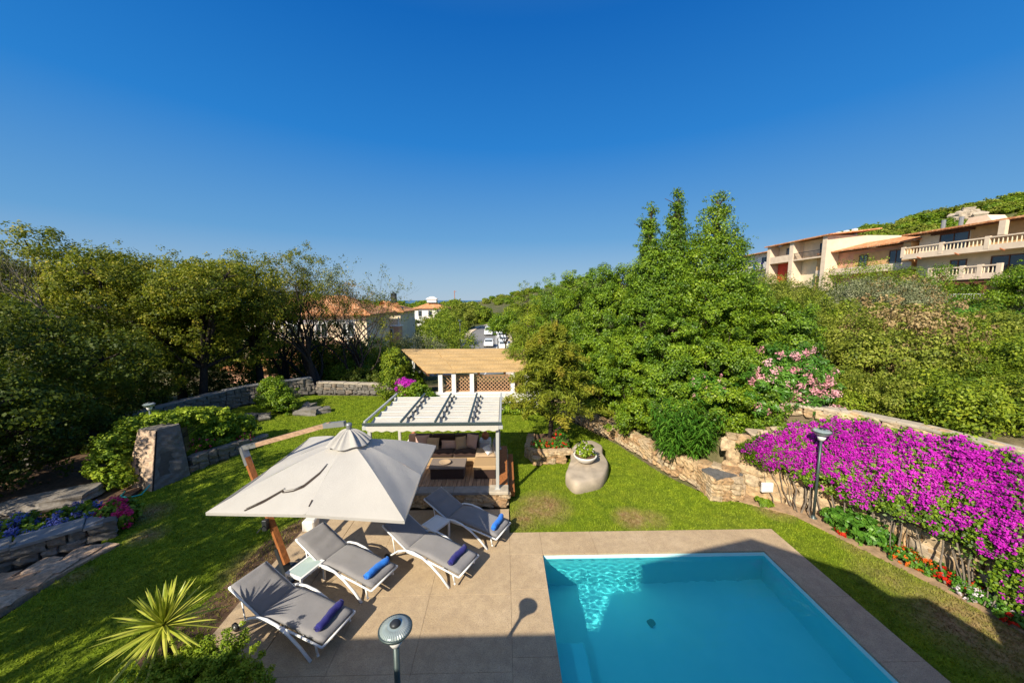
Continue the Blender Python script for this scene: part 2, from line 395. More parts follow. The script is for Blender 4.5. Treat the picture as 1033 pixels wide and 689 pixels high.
def blooms(name, blobs, n, per, L, seed, r=.12, W=None, face=(-.3,-.8,.5), back=.1):
    """flower heads: tight little bunches of petals standing on the surface of ellipsoids, on the side that faces the garden"""
    g=np.random.default_rng(seed); B=np.array(blobs,float); f=np.array(face); f=f/np.linalg.norm(f)
    bi=g.integers(0,len(B),n*5); d=rdir(g,n*5); k=(d@f)>back; bi,d=bi[k][:n],d[k][:n]; n=len(d)
    cc=B[bi,:3]+d*B[bi,3:6]*g.uniform(.93,1.08,(n,1)); 
    P=np.repeat(cc,per,0)+rdir(g,n*per)*(r*g.random((n*per,1))**.5); Nn=np.repeat(d,per,0)+g.normal(size=(n*per,3))*.6
    t=np.repeat(g.random(n),per)*.5+g.random(n*per)*.5
    return np_mesh(name,leafquads(P,Nn,L,W or L*.8,g),4,t)
def grow(mb, p, d, length, r, depth, g, tips, spread=.6, kids=(2,3), bend=.25, taper=.66, upb=.15, n=6):
    p=Vector(p); d=Vector(d).normalized(); pts=[p]; rr=[r]; seg=4 if depth>1 else 3
    for i in range(seg):
        d=(d+Vector(g.normal(size=3))*bend*.5+Vector((0,0,upb*.3))).normalized()
        p=p+d*(length/seg); pts.append(p); rr.append(r*(1-(1-taper)*(i+1)/seg))
    mb.tube(pts,rr,n=max(3,n),caps=False,tint=g.random())
    if depth<=0: tips.append((p,d)); return
    for k in range(g.integers(kids[0],kids[1]+1)):
        q=Vector(g.normal(size=3)); q=(q-d*q.dot(d)).normalized()
        nd=(d+q*spread*g.uniform(.6,1.3)+Vector((0,0,upb))).normalized()
        st=pts[-1] if k<2 else pts[-2]
        grow(mb,st,nd,length*g.uniform(.62,.9),rr[-1]*(.85 if k==0 else .65),depth-1,g,tips,spread,kids,bend,taper,upb,n-1)
def limbs(base, blobs, r, seed, lean=(0,0)):
    """tapered trunk that forks into a limb for every blob of the crown"""
    g=np.random.default_rng(seed); mb=MB(); b=Vector(base)
    B=np.array(blobs); c=Vector(B[:,:3].mean(0)); fork=b.lerp(c,.45)
    pts=[b+Vector((0,0,-.2)),b+Vector((g.normal()*.06,g.normal()*.06,(fork.z-b.z)*.4)),fork]
    mb.tube(pts,[r*1.35,r,r*.8],9,caps=False)
    for q in B:
        e=Vector(q[:3]); mid=fork.lerp(e,.5)+Vector(g.normal(size=3))*.2; end=e+Vector((g.normal()*.2,g.normal()*.2,q[5]*.5))
        mb.tube([fork,mid,e,end],[r*.6,r*.42,r*.25,r*.07],6,caps=False)
        for j in range(4):
            dd=Vector(rdir(g,1)[0]); dd.z=abs(dd.z)*.7
            mb.tube([e,e+Vector((dd.x*q[3]*.5,dd.y*q[4]*.5,dd.z*q[5]*.5)),e+Vector((dd.x*q[3]*.95,dd.y*q[4]*.95,dd.z*q[5]*.95))],[r*.2,r*.12,r*.03],4,caps=False)
    return mb
def tree(name,label,cat,base,blobs,n,mat,L=.1,clump=.35,seed=1,r=.15,group=None,barkm='bark',W=None,**kw):
    t=thing(name,label,cat,base,0,group)
    part('trunk',limbs(base,blobs,r,seed),M[barkm],t,True)
    part('crown',crown('crown',blobs,n,L,W,clump,seed,**kw),M[mat],t)
    return t
def shrub(name,label,cat,base,blobs,n,mat,L=.08,clump=.2,seed=1,group=None,W=None,**kw):
    t=thing(name,label,cat,base,0,group); mb=MB(); g=np.random.default_rng(seed)
    for q in blobs:
        for j in range(3):
            e=Vector(q[:3])+Vector(rdir(g,1)[0])*min(q[3:6])*.6
            mb.tube([base,Vector(base).lerp(e,.5)+Vector(g.normal(size=3))*.05,e],[.03,.02,.008],4,caps=False)
    part('stem',mb,M['bark'],t,True)
    part('foliage',crown('foliage',blobs,n,L,W,clump,seed,**kw),M[mat],t)
    return t

# ---------------------------------------------------------------- terrain
WALL=np.array([(90,1500),(80,700),(60,300),(34,160),(12,118),(4.5,90),(3,60),(2.2,40),(1.4,28),(1.6,19.4),(2.9,17.4),(3.85,15.5),(4.75,13.7),(5.45,11.5),(6.0,10.6),(6.9,10.35),(7.8,9.8),(8.7,9.05),(9.1,7.9),(9.4,6.8),(9.7,5.8),(10.0,4.8),(10.6,2),(11,-6)],float)
WH=np.array([0,0,0,0,0,0,0,0,.4,.5,.5,.5,.5,.6,.75,1.3,1.9,2.2,2.25,2.25,2.2,2.2,2.2,2.2])
LW=np.array([(-8.6,1),(-9.2,6),(-9.6,7.4),(-10.6,9.0),(-11.2,11.0),(-12.5,13.5),(-15.2,16.4),(-14.6,19.2),(-11.8,21.6),(-7.8,21.4),(-5.2,21.0),(-4.2,18.3),(1.6,18.3)],float)
def polydist(x,y,P,H=None):
    best=np.full(x.shape,1e9); sgn=np.ones(x.shape); hh=np.zeros(x.shape)
    for i in range(len(P)-1):
        a=P[i]; e=P[i+1]-a; L2=e@e; t=np.clip(((x-a[0])*e[0]+(y-a[1])*e[1])/L2,0,1)
        dx=x-a[0]-t*e[0]; dy=y-a[1]-t*e[1]; d=np.hypot(dx,dy); m=d<best-1e-9
        cr=e[0]*(y-a[1])-e[1]*(x-a[0])
        best=np.where(m,d,best); sgn=np.where(m,np.sign(cr),sgn)
        if H is not None: hh=np.where(m,H[i]+t*(H[i+1]-H[i]),hh)
    return best*sgn,hh
def sst(a,b,v): t=np.clip((v-a)/(b-a),0,1); return t*t*(3-2*t)
def terr(x,y):
    x=np.asarray(x,float); y=np.asarray(y,float)
    d,h=polydist(x,y,WALL,WH)       # positive beyond the right-hand wall
    zr=-.12*0+h*sst(.05,.5,d)+.072*np.maximum(d-1.2,0)*(1-sst(40,110,d))+.125*np.maximum(y-27,0)*sst(8,30,d)*(1-sst(66,90,y))
    zr=np.where(d>40,zr+3.4*sst(40,110,d),zr)
    far=46*np.exp(-((x-250)/150)**2-((y-150)/75)**2)
    zb=-.13*np.clip(y-20,0,31)+1.2*sst(60,115,y)
    vall=1-sst(2,24,d)
    z=np.where(d>0,zr,0)*1.0+zb*vall+far*sst(20,60,d)
    z=z+33*np.exp(-((x-120)/125)**2-((y-560)/140)**2)-20*sst(640,900,y)
    z=np.where((x>.3)&(x<6.4)&(y>.5)&(y<8.0),-1.6,z)
    z=np.where((d<.1)&(y<21.6)&(z>-1)&(z<.2),-.14,z)
    return z
def lawnz(x,y): return 0.0
def axis(a,b,step,lo,hi,k=1.16):
    v=list(np.arange(a,b+1e-6,step)); s=step
    while v[-1]<hi: s*=k; v.append(v[-1]+s)
    s=step; w=[v[0]]
    while w[-1]>lo: s*=k; w.append(w[-1]-s)
    return np.array(w[:0:-1]+v)
xs=axis(-20,16,.4,-2500,2500); ys=axis(-8,24,.4,-150,3500)
GX,GY=np.meshgrid(xs,ys); GZ=terr(GX,GY)
nse=np.sin(GX*.9+np.sin(GY*.7)*1.3)*np.cos(GY*.8+GX*.3)*.10
out=(np.abs(polydist(GX,GY,WALL)[0])>1.5)&((GX>6)|(GY>22)|(GX<-11)); out=out&((GZ>.2)|(GY>23)); GZ=GZ+np.where(out,nse,0)
V=np.stack([GX,GY,GZ],-1).reshape(-1,3); nx,ny=len(xs),len(ys)
F=[(j*nx+i,j*nx+i+1,(j+1)*nx+i+1,(j+1)*nx+i) for j in range(ny-1) for i in range(nx-1)]
me=bpy.data.meshes.new('ground'); me.from_pydata(V.tolist(),[],F); me.polygons.foreach_set('use_smooth',[True]*len(F)); me.update()
struct('ground',me,M['ground'])
mb=MB(); mb.add([(-30000,380,-13),(30000,380,-13),(30000,60000,-13),(-30000,60000,-13)],[(0,1,2,3)]); struct('sea',mb,M['sea'])

# lawn: sheet around the paving
LAWN=[(-5.1,.5),(-5.1,7.2),(-5.08,8.85),(-4.55,9.12),(-4.4,12.45),(.15,12.45),(.15,8.2),(6.68,8.2),(6.7,.5),(9.75,.5),(9.3,3.2),(8.95,5.2),(8.72,6.15),(8.42,6.95),(8.1,7.76),(7.7,8.75),(6.56,9.5),
 (5.85,10.0),(5.2,11.1),(4.5,13.5),(3.65,15.3),(2.7,17.2),(1.6,18.0),(-4.3,18.0),(-5.1,20.7),(-7.8,21.1),(-11.6,21.3),(-14.2,19.0),(-14.8,16.4),(-12.2,13.6),(-11.1,11.2),(-10.7,9.6),(-9.5,8.0),(-9.2,7.2),(-9.1,6.2),(-8.5,.5)]
def inside(px_,py_,poly):
    c=np.zeros(px_.shape,bool); n=len(poly); j=n-1
    for i in range(n):
        xi,yi=poly[i]; xj,yj=poly[j]
        m=((yi>py_)!=(yj>py_))&(px_<(xj-xi)*(py_-yi)/(yj-yi+1e-12)+xi); c^=m; j=i
    return c
r=delaunay_2d_cdt([Vector(p) for p in LAWN],[],[list(range(len(LAWN)))],1,1e-4)
mb=MB(); mb.add([(v.x,v.y,0.0) for v in r[0]],[tuple(f) for f in r[2]]); struct('lawn',mb,M['lawn'])
def in_view(x,y,m=1.5):
    f=y+.022*x; u=x-.022*y; return (f>2.5)&(np.abs(u)<f*1.46+m)&(f*1.0>3.9)
def grass():
    g=np.random.default_rng(3); n=520000
    x=g.uniform(-15,9.8,n); y=g.uniform(3.4,21.3,n); D=np.hypot(x,y)
    k=inside(x,y,LAWN)&in_view(x,y)&(g.random(n)<np.clip(9./D,.28,1.)); x,y,D=x[k],y[k],D[k]; n=len(x)
    h=g.uniform(.018,.05,n)*(1+.2*np.sin(x*3)*np.cos(y*2.3)); w=.0065+.0006*D; a=g.uniform(0,2*np.pi,n); ln=g.normal(size=(n,2))*.022
    wx,wy=np.cos(a)*w,np.sin(a)*w; b=np.stack([x,y,np.zeros(n)],1)
    V=np.stack([b+np.stack([wx,wy,0*x],1),b-np.stack([wx,wy,0*x],1),b+np.stack([ln[:,0],ln[:,1],h],1)],1).reshape(-1,3)
    return np_mesh('grass',V,3,g.random(n))
tag(obj('grass',grass(),M['blade']),'short mown grass covering the garden lawn','grass',kind='stuff')

# ---------------------------------------------------------------- paving and pool
PX0,PX1,PY0,PY1=.86,5.93,1.4,7.43
mb=MB(); g_=random.Random(5); q=.0018
def slab(x0,x1,y0,y1): mb.bbox(x0+q,x1-q,y0+q,y1-q,-.10,.02,.002,None,g_.random())
def slabpoly(poly): mb.prism(poly,-.1,.0199,g_.random())
# left terrace: columns of slabs
cols=[-3.9,-2.75,-1.45,.12]; rows=[.4,1.9,3.4,4.88,6.35,7.8]
for i in range(3):
    for j in range(5): slab(cols[i],cols[i+1],rows[j],rows[j+1])
slab(-3.9,-2.75,7.8,9.2); slab(-2.75,-1.45,7.8,9.2); slab(-1.45,.12,7.8,9.2)
slabpoly([(-5.0,.4),(-3.91,.4),(-3.91,4.87),(-4.98,4.87)]); slabpoly([(-4.98,4.89),(-3.91,4.89),(-3.91,7.79),(-5.02,7.79),(-5.05,6.9)]) ; slabpoly([(-5.02,7.81),(-3.91,7.81),(-3.91,9.19),(-4.55,9.19),(-5.03,8.8)])
rc=[.4,2.1,3.75,5.1,6.45,7.43-.0]
for j in range(5): slab(.12,PX0,rc[j],rc[j+1]); 
rr2=[.4,2.0,3.5,4.9,6.15,7.43]
for j in range(5): slab(PX1,6.68,rr2[j],rr2[j+1])
cx=[.12,.86,2.1,3.4,4.75,5.93,6.68]
for j in range(6): slab(cx[j],cx[j+1],7.43,8.2)
slab(.86,5.93,.4,1.4)
struct('paving',mb,M['deck'])
mb=MB(); mb.box(-5.02,.12,.4,9.18,-.115,-.02); mb.box(.12,.84,.4,8.18,-.115,-.02); mb.box(5.95,6.66,.4,8.18,-.115,-.02); mb.box(.86,5.93,7.45,8.18,-.115,-.02)
struct('paving_bed',mb,M['darkmortar'])
t=thing('swimming_pool','rectangular turquoise swimming pool set in the pale stone paving','swimming pool',(3.4,4.4,0))
mb=MB(); z0=-1.2; T=.02
mb.add([(PX0,PY0,z0),(PX1,PY0,z0),(PX1,PY1,z0),(PX0,PY1,z0)],[(0,1,2,3)])
mb.add([(PX0,PY1,z0),(PX1,PY1,z0),(PX1,PY1,-.018),(PX0,PY1,-.018)],[(0,1,2,3)])
mb.add([(PX0,PY0,z0),(PX0,PY1,z0),(PX0,PY1,-.018),(PX0,PY0,-.018)],[(0,1,2,3)])
mb.add([(PX1,PY1,z0),(PX1,PY0,z0),(PX1,PY0,-.018),(PX1,PY1,-.018)],[(0,1,2,3)])
mb.add([(PX1,PY0,z0),(PX0,PY0,z0),(PX0,PY0,-.018),(PX1,PY0,-.018)],[(0,1,2,3)])
part('basin',mb,M['pool'],t)
mb=MB()
def arc(cx_,cy_,r,n=14): return [(cx_+r*math.cos(-math.pi/2+math.pi*k/n),cy_+r*math.sin(-math.pi/2+math.pi*k/n)) for k in range(n+1)]
mb.bbox(PX0+.002,1.42,3.0,5.72,z0,-.55,.02); part('step',mb,M['pool'],t)
mb=MB(); mb.bbox(1.425,1.80,3.0,5.0,z0,-.95,.02); part('step',mb,M['pool'],t)
mb=MB(); mb.lathe([(0,.0),(.08,.0),(.09,.01),(.03,.015),(0,.015)],20,(2.95,6.45,z0)); part('drain',mb,plain('dark_drain',(.16,.36,.36),.6),t)
def wave(x,y):
    return sum(a*math.sin(k*(x*math.cos(t_)+y*math.sin(t_))+p_) for a,k,t_,p_ in WV)
rw=random.Random(4); WV=[(.00075/(1+i*.35),16+i*5.5,rw.uniform(0,6.28),rw.uniform(0,6.28)) for i in range(12)]
def wat(u,v):
    x=PX0+.001+(PX1-PX0-.002)*u; y=PY0+.001+(PY1-PY0-.002)*v; return (x,y,-.10+wave(x,y))
mb=MB(); mb.grid(wat,420,500); wo_=struct('water',mb,M['water'],True); wo_.cycles.is_caustics_caster=True
for o_ in t.children: o_.cycles.is_caustics_receiver=True

# ---------------------------------------------------------------- camera, sun, sky
cam=bpy.data.cameras.new('camera'); co=bpy.data.objects.new('camera',cam); COL.objects.link(co); sc.camera=co
F_=360.; cam.sensor_width=36; cam.lens=36*F_/1033; cam.clip_end=90000; cam.clip_start=.05
TH=math.atan(41.5/F_); YAW=R(1.27)
co.location=(0,0,5.7); co.rotation_euler=(math.pi/2-TH,0,-YAW)
sun=bpy.data.lights.new('sun','SUN'); sun.energy=5.; sun.angle=R(.5); sun.color=(1.,.91,.74); sun.cycles.is_caustics_light=True
so=bpy.data.objects.new('sun',sun); COL.objects.link(so)
EL=R(36); AZ=R(31)
dirv=Vector((math.sin(AZ)*math.cos(EL),math.cos(AZ)*math.cos(EL),-math.sin(EL)))
so.rotation_euler=dirv.to_track_quat('-Z','Y').to_euler(); so.location=(-20,-30,30)
w=bpy.data.worlds.new('World'); sc.world=w; w.use_nodes=True; nt=w.node_tree; nt.nodes.clear()
wo=nt.nodes.new('ShaderNodeOutputWorld'); bg=nt.nodes.new('ShaderNodeBackground'); sk=nt.nodes.new('ShaderNodeTexSky')
sk.sky_type='NISHITA'; sk.sun_disc=False; sk.sun_elevation=EL; sk.sun_rotation=math.pi+AZ; sk.air_density=1.25; sk.dust_density=.35; sk.ozone_density=3.2; sk.altitude=0
tc=nt.nodes.new('ShaderNodeTexCoord'); sx=nt.nodes.new('ShaderNodeSeparateXYZ'); cr=nt.nodes.new('ShaderNodeValToRGB'); nt.links.new(tc.outputs['Generated'],sx.inputs[0]); nt.links.new(sx.outputs[2],cr.inputs[0])
# clear-day elevation gradient blended with the physical sky
stops=[(0.,(.26,.37,.49)),(.06,(.215,.345,.49)),(.16,(.09,.26,.49)),(.37,(.010,.158,.47)),(.58,(.0,.098,.375)),(.78,(.03,.11,.32)),(1.,(.08,.15,.30))]
while len(cr.color_ramp.elements)<len(stops): cr.color_ramp.elements.new(.5)
for e,(p,c) in zip(cr.color_ramp.elements,stops): e.position=p; e.color=c+(1,)
sk.air_density=1.; sk.dust_density=0.; sk.ozone_density=4.
m1=nt.nodes.new('ShaderNodeVectorMath'); m1.operation='SCALE'; m1.inputs['Scale'].default_value=12.5; nt.links.new(cr.outputs[0],m1.inputs[0])
mx=nt.nodes.new('ShaderNodeMix'); mx.data_type='RGBA'; mx.inputs[0].default_value=.9; nt.links.new(sk.outputs[0],mx.inputs[6]); nt.links.new(m1.outputs[0],mx.inputs[7])
dt=nt.nodes.new('ShaderNodeVectorMath'); dt.operation='DOT_PRODUCT'; nt.links.new(tc.outputs['Generated'],dt.inputs[0]); dt.inputs[1].default_value=tuple(-dirv)
pw=nt.nodes.new('ShaderNodeMath'); pw.operation='POWER'; pw.use_clamp=True; nt.links.new(dt.outputs['Value'],pw.inputs[0]); pw.inputs[1].default_value=5.
gl=nt.nodes.new('ShaderNodeVectorMath'); gl.operation='SCALE'; gl.inputs[0].default_value=(7.,6.5,6.); nt.links.new(pw.outputs[0],gl.inputs['Scale'])   # bright sky round the sun
ad=nt.nodes.new('ShaderNodeVectorMath'); ad.operation='ADD'; nt.links.new(mx.outputs[2],ad.inputs[0]); nt.links.new(gl.outputs[0],ad.inputs[1])
nt.links.new(ad.outputs[0],bg.inputs[0]); bg.inputs[1].default_value=.075; nt.links.new(bg.outputs[0],wo.inputs[0])
sc.view_settings.view_transform='Standard'; sc.view_settings.look='None'; sc.view_settings.gamma=1; sc.view_settings.exposure=.55
sc.cycles.max_bounces=8; sc.cycles.transparent_max_bounces=12; sc.cycles.diffuse_bounces=3
# ---------------------------------------------------------------- the villa the photograph is taken from (behind the camera, casts the long roof shadow)
t=thing('villa','cream plastered villa with a low gabled roof behind the pool terrace','house',(0,-4.5,0))
prof=[(-8.1,0),(-8.1,5.27),(-2.45,5.27),(-2.45,5.95),(-1.85,6.0),(-1.85,6.62),(.72,7.27),(2.85,6.32),(3.32,5.82),(3.98,5.77),(4.7,4.97),(4.9,5.5),(9.5,5.5),(9.5,0)]
n=len(prof); mb=MB(); mb.add([(x,-.85,z) for x,z in prof]+[(x,-9,z) for x,z in prof],[tuple(range(n)),tuple(range(2*n-1,n-1,-1))]+[(i,n+i,n+(i+1)%n,(i+1)%n) for i in range(n)])
part('wall',mb,M['creamwall'],t)
mb=MB()
for (x0,a),(x1,b) in zip(prof[1:-2],prof[2:-1]):
    if abs(x1-x0)<.2: continue
    mb.add([(x0,-.8,a+.003),(x1,-.8,b+.003),(x1,-9.05,b+.003),(x0,-9.05,a+.003),(x0,-.8,a+.09),(x1,-.8,b+.09),(x1,-9.05,b+.09),(x0,-9.05,a+.09)],[(3,2,1,0),(4,5,6,7),(0,1,5,4),(1,2,6,5),(2,3,7,6),(3,0,4,7)])
part('roof',mb,M['tiles'],t)
for x in (-6,-3.5,3.0):
    mb=MB(); mb.box(x,x+1.2,-.847,-.80,.0,2.2); part('door',mb,M['glass'],t)
mb=MB(); mb.box(-.9,1.1,-.848,.3,3.95,4.1); part('balcony',mb,M['slabc'],t)

# ---------------------------------------------------------------- sun loungers
def seatz(x): return float(np.interp(x,[-.02,.2,.5,.9,1.36],[.335,.375,.385,.35,.315]))
def padmesh(x0,x1,zf,thick,hw,nu=14,nv=8,puff=.012):
    mb=MB()
    def f(u,v):
        x=x0+(x1-x0)*u; e=min(1,8*min(u,1-u))*min(1,8*min(v,1-v)); return (x,-hw+2*hw*v,zf(x)+puff*e**.5+.004*math.sin(u*17+v*3)*e)
    mb.grid(f,nu,nv,thick=thick); return mb
def make_lounger(label):
    t=thing('sun_lounger',label,'sun lounger',(0,0,0),0,'sun loungers round the terrace')
    obj('seat_pad',padmesh(0,1.36,lambda x:seatz(x)+.05,.055,.315),M['cushion'],t,True)
    a=R(24); ca,sa=math.cos(a),math.sin(a)
    mb=MB()
    def f(u,v):
        s=.02+.80*u; e=min(1,8*min(u,1-u))*min(1,8*min(v,1-v)); k=.012*e**.5+.007*math.sin(s*23+math.sin(v*4)*1.2)*e
        return (-s*ca+.05*sa,-.315+.63*v,.36+s*sa+.05*ca+k-.03)
    mb.grid(f,18,8,thick=.055); obj('back_pad',mb,M['cushion'],t,True)
    fr=MB()
    for sy in (-1,1):
        y=sy*.345
        fr.tube([(0,y,.335),(.45,y,.35),(.95,y,.325),(1.38,y,.295)],.02,6)
        fr.tube([(.02,y*.96,.335),(-.8*ca,y*.96,.335+.8*sa+.01)],.02,6)
    fr.tube([(1.38,-.345,.295),(1.38,.345,.295)],.02,6); fr.tube([(0,-.345,.32),(0,.345,.32)],.018,6); fr.tube([(-.8*ca,-.34,.35+.8*sa),(-.8*ca,.34,.35+.8*sa)],.026,6)
    for x in (.5,.95): fr.tube([(x,-.34,.315),(x,.34,.315)],.014,5)
    obj('frame',fr,M['white'],t,True)
    for sy in (-1,1):
        y=sy*.378; mb=MB()
        P=[(-.50,y,.07),(-.42,y,.14),(-.22,y,.30),(0,y,.395),(.22,y,.425),(.45,y,.40),(.7,y,.31),(.95,y,.17),(1.16,y,.0)]
        mb.tube(P,.027,8,flat=.75); obj('arched_rail',mb,M['white'],t,True)
        mb=MB(); mb.tube([(1.22,sy*.33,.30),(1.26,sy*.33,.12)],.018,6); mb.tube([(1.26,sy*.33,.12),(1.27,sy*.33,.09)],.022,6); obj('leg',mb,M['white'],t,True)
        mb=MB(); mb.tube([(-.50,sy*.378,.075),(-.34,sy*.36,.2),(-.12,sy*.35,.31)],.02,6); mb.tube([(-.34,sy*.36,.2),(-.48*ca,sy*.33,.34+.48*sa)],.013,5); obj('back_stay',mb,M['white'],t,True)
        mb=MB(); mb.tube([(-.52,sy*.40,.075),(-.52,sy*.435,.075)],.075,18); w_=obj('wheel',mb,M['rubber'],t,True)
        mb=MB(); mb.tube([(-.52,sy*.395,.075),(-.52,sy*.44,.075)],.03,12); obj('hub',mb,M['greymetal'],w_,True)
    return t
LG=[('grey sun lounger nearest the yucca, with leaf shadows and a navy towel',(-4.17+.15,5.87,.02),-21,'navytowel','dark navy towel rolled on the lounger nearest the yucca'),
    ('grey sun lounger right behind the glass table, with a bright blue rolled towel',(-3.58,7.05,.02),-26,'bluetowel','bright blue rolled towel on the lounger beside the umbrella post'),
    ('grey sun lounger at the right corner of the parasol, with a navy rolled towel',(-1.92,7.42,.02),-30,'navytowel','dark navy towel rolled on the lounger at the parasol corner'),
    ('shaded sun lounger in front of the stone platform wall, with a blue rolled towel',(-1.23,8.50,.02),-29,'bluetowel','bright blue rolled towel on the lounger in front of the platform wall')]
L0=make_lounger(LG[0][0])
def towel(loc,rz,m,label,sd):
    mb=MB(); n=26; g=random.Random(sd); pts=[]
    for i in range(15):
        v=i/14; pts.append((.012*math.sin(v*7+sd),-.27+.54*v,0))
    rr=[.062*(1+.05*math.sin(i*1.7+sd)+(-.25 if i in (0,14) else 0)) for i in range(15)]
    mb.tube(pts,rr,16); 
    for e in (-.274,.274):
        sp=[(r_*math.cos(a),e,r_*math.sin(a)) for r_,a in ((.006+.048*k/26,k*.62) for k in range(27))]; mb.tube(sp,.006,4)
    o=obj('rolled_towel',mb,M[m],None,True,loc); o.rotation_euler=(0,0,rz); tag(o,label,'towel')
for i,(lab,loc,a,m,tl) in enumerate(LG):
    if i==0: L0.location=loc; L0.rotation_euler=(0,0,R(a))
    else: dup(L0,loc,R(a),lab)
    lx=(1.16,1.18,1.10,1.2)[i]; yy=(.02,-.0,-.02,.03)[i]
    towel((loc[0]+lx*math.cos(R(a))-yy*math.sin(R(a)),loc[1]+lx*math.sin(R(a))+yy*math.cos(R(a)),.02+seatz(lx)+.05+.075),R(a+(3,-4,2,8)[i]),m,tl,i)

def side_table(label,loc,rz,w,d,h,top):
    t=thing('side_table',label,'side table',loc,rz,'small tables between the loungers')
    fr=MB()
    for x0,x1,y0,y1 in ((-w,w,-d,-d+.04),(-w,w,d-.04,d),(-w,-w+.04,-d+.04,d-.04),(w-.04,w,-d+.04,d-.04)): fr.box(x0,x1,y0,y1,h-.045,h)
    obj('table_frame',fr,M['white'],t)
    mb=MB(); mb.bbox(-w+.042,w-.042,-d+.042,d-.042,h-.02,h-.004,.003); obj('table_top',mb,M[top],t)
    for sx in (-1,1):
        for sy in (-1,1):
            mb=MB(); mb.box(min(sx*w,sx*(w-.04)),max(sx*w,sx*(w-.04)),min(sy*d,sy*(d-.04)),max(sy*d,sy*(d-.04)),0,h-.0455); obj('leg',mb,M['white'],t)
side_table('white side table with frosted glass top between the two left loungers',(-3.97,6.64,.02),R(67),.27,.215,.42,'frost')
side_table('white square side table in the shade between the two right loungers',(-1.64,8.0,.02),R(55),.25,.22,.42,'white')

# ---------------------------------------------------------------- cantilever parasol
t=thing('cantilever_parasol','large square off white parasol with a leaning teak post','parasol',(-4.65,7.0,.02))
A,B_,C_,D_=[Vector(p) for p in ((-4.97,5.68,2.2),(-1.60,5.38,2.2),(-1.66,8.36,2.2),(-5.0,8.92,2.2))]; APEX=Vector((-3.1,6.95,2.95))
cor=[A,B_,C_,D_]; MID=[(cor[i]+cor[(i+1)%4])/2 for i in range(4)]
MID=[m_.lerp(APEX,.035)+Vector((0,0,-.02)) for m_ in MID]
mb=MB()
for i in range(4):
    for a,b in ((cor[i],MID[i]),(MID[i],cor[(i+1)%4])):
        def f(u,v,a=a,b=b):
            e=a.lerp(b,u); s=.13+.87*v; p=APEX.lerp(e,s); sag=-.075*math.sin(math.pi*u)*s*(1-.35*s); bow=.10*math.sin(math.pi*s)
            p=p+Vector((0,0,sag+bow*.55+.006*math.sin(u*11+v*9)*s)); 
            if v==1: p.z-=.004
            return tuple(p)
        mb.grid(f,12,20)
for i in range(4):
    for a,b in ((cor[i],MID[i]),(MID[i],cor[(i+1)%4])):
        mb.grid(lambda u,v,a=a,b=b: tuple(a.lerp(b,u)+Vector((0,0,-.004-.05*v-.0*u))),8,1)
part('canopy',mb,M['parasol'],t,True)
mb=MB()   # ruffled vent cap gathered round the hub
nr=96; vs=[]
for j in range(13):
    s_=j/12; 
    for k in range(nr):
        a=2*math.pi*k/nr; sq=1/max(abs(math.cos(a)),abs(math.sin(a)))**.55; pl=math.cos(k*2*math.pi*13/nr+2.2*math.sin(a*3)+.9*math.sin(a*7))*(1+.4*math.sin(a*5)); r_=(.05+.31*s_)*sq*(1+.05*pl*s_+.05*math.sin(a*3+1))
        vs.append((APEX.x+r_*math.cos(a),APEX.y+r_*math.sin(a),APEX.z+.13+.07*(1-s_)-.20*s_**1.35+.030*pl*math.sin(math.pi*min(1,s_*.9))+.02*math.sin(a*5)*s_))
fs=[(j*nr+k,j*nr+(k+1)%nr,(j+1)*nr+(k+1)%nr,(j+1)*nr+k) for j in range(12) for k in range(nr)]
mb.add(vs,fs); part('vent',mb,M['parasol'],t,True)
mb=MB(); mb.lathe([(.0,.34),(.05,.34),(.06,.3),(.045,.24),(.05,.16),(.10,.13),(.10,.10),(0,.1)],14,APEX-Vector((0,0,.02))); part('hub',mb,M['greymetal'],t,True)
for i in range(4):
    for e in (cor[i],MID[i]):
        mb=MB(); s0=APEX-Vector((0,0,.06)); pts=[]
        for k in range(7):
            s=k/6; pts.append(s0.lerp(e,s*.985)+Vector((0,0,.03*math.sin(math.pi*s)-.05)))
        mb.tube(pts,.016,5); part('rib',mb,M['teak'],t,True)
PT=Vector((-5.62,7.50,2.52)); PB=Vector((-4.53,6.95,.05))
def beam(mb,a,b,w,d=None):
    d=d or w; ax=(b-a).normalized(); s=ax.cross(Vector((0,0,1))).normalized() if abs(ax.z)<.95 else Vector((1,0,0)); u=s.cross(ax)
    vs=[a+s*i*w/2+u*j*d/2 for i,j in ((-1,-1),(1,-1),(1,1),(-1,1))]+[b+s*i*w/2+u*j*d/2 for i,j in ((-1,-1),(1,-1),(1,1),(-1,1))]
    mb.add(vs,[(3,2,1,0),(4,5,6,7),(0,1,5,4),(1,2,6,5),(2,3,7,6),(3,0,4,7)])
mb=MB(); beam(mb,PB+Vector((0,0,.25))*.9,PT,.11,.085); part('post',mb,M['teak'],t)
mb=MB(); mb.box(-4.88,-4.28,6.68,7.26,.021,.06); beam(mb,PB,PB.lerp(PT,.2),.14,.12); mb.tube([(-4.78,7.07,.28),(-4.55,6.95,.35)],.03,6); part('base',mb,M['darkmetal'],t)
mb=MB(); AE=APEX+Vector((-.05,0,.30)); beam(mb,PT.lerp(AE,.05)+Vector((0,0,.02)),PT.lerp(AE,.86)+Vector((0,0,.08)),.075,.09); part('arm',mb,M['beam'],t)
mb=MB(); beam(mb,PT.lerp(PB,-.02),PT.lerp(PB,.13),.125,.10); beam(mb,PT+Vector((0,0,.03)),PT.lerp(AE,.14)+Vector((0,0,.03)),.085,.10); part('post_bracket',mb,M['greymetal'],t)
mb=MB(); beam(mb,PT.lerp(AE,.80)+Vector((0,0,.08)),PT.lerp(AE,.99)+Vector((0,0,.02)),.085,.10); part('arm_bracket',mb,M['greymetal'],t)
mb=MB()   # crank fixed to the post
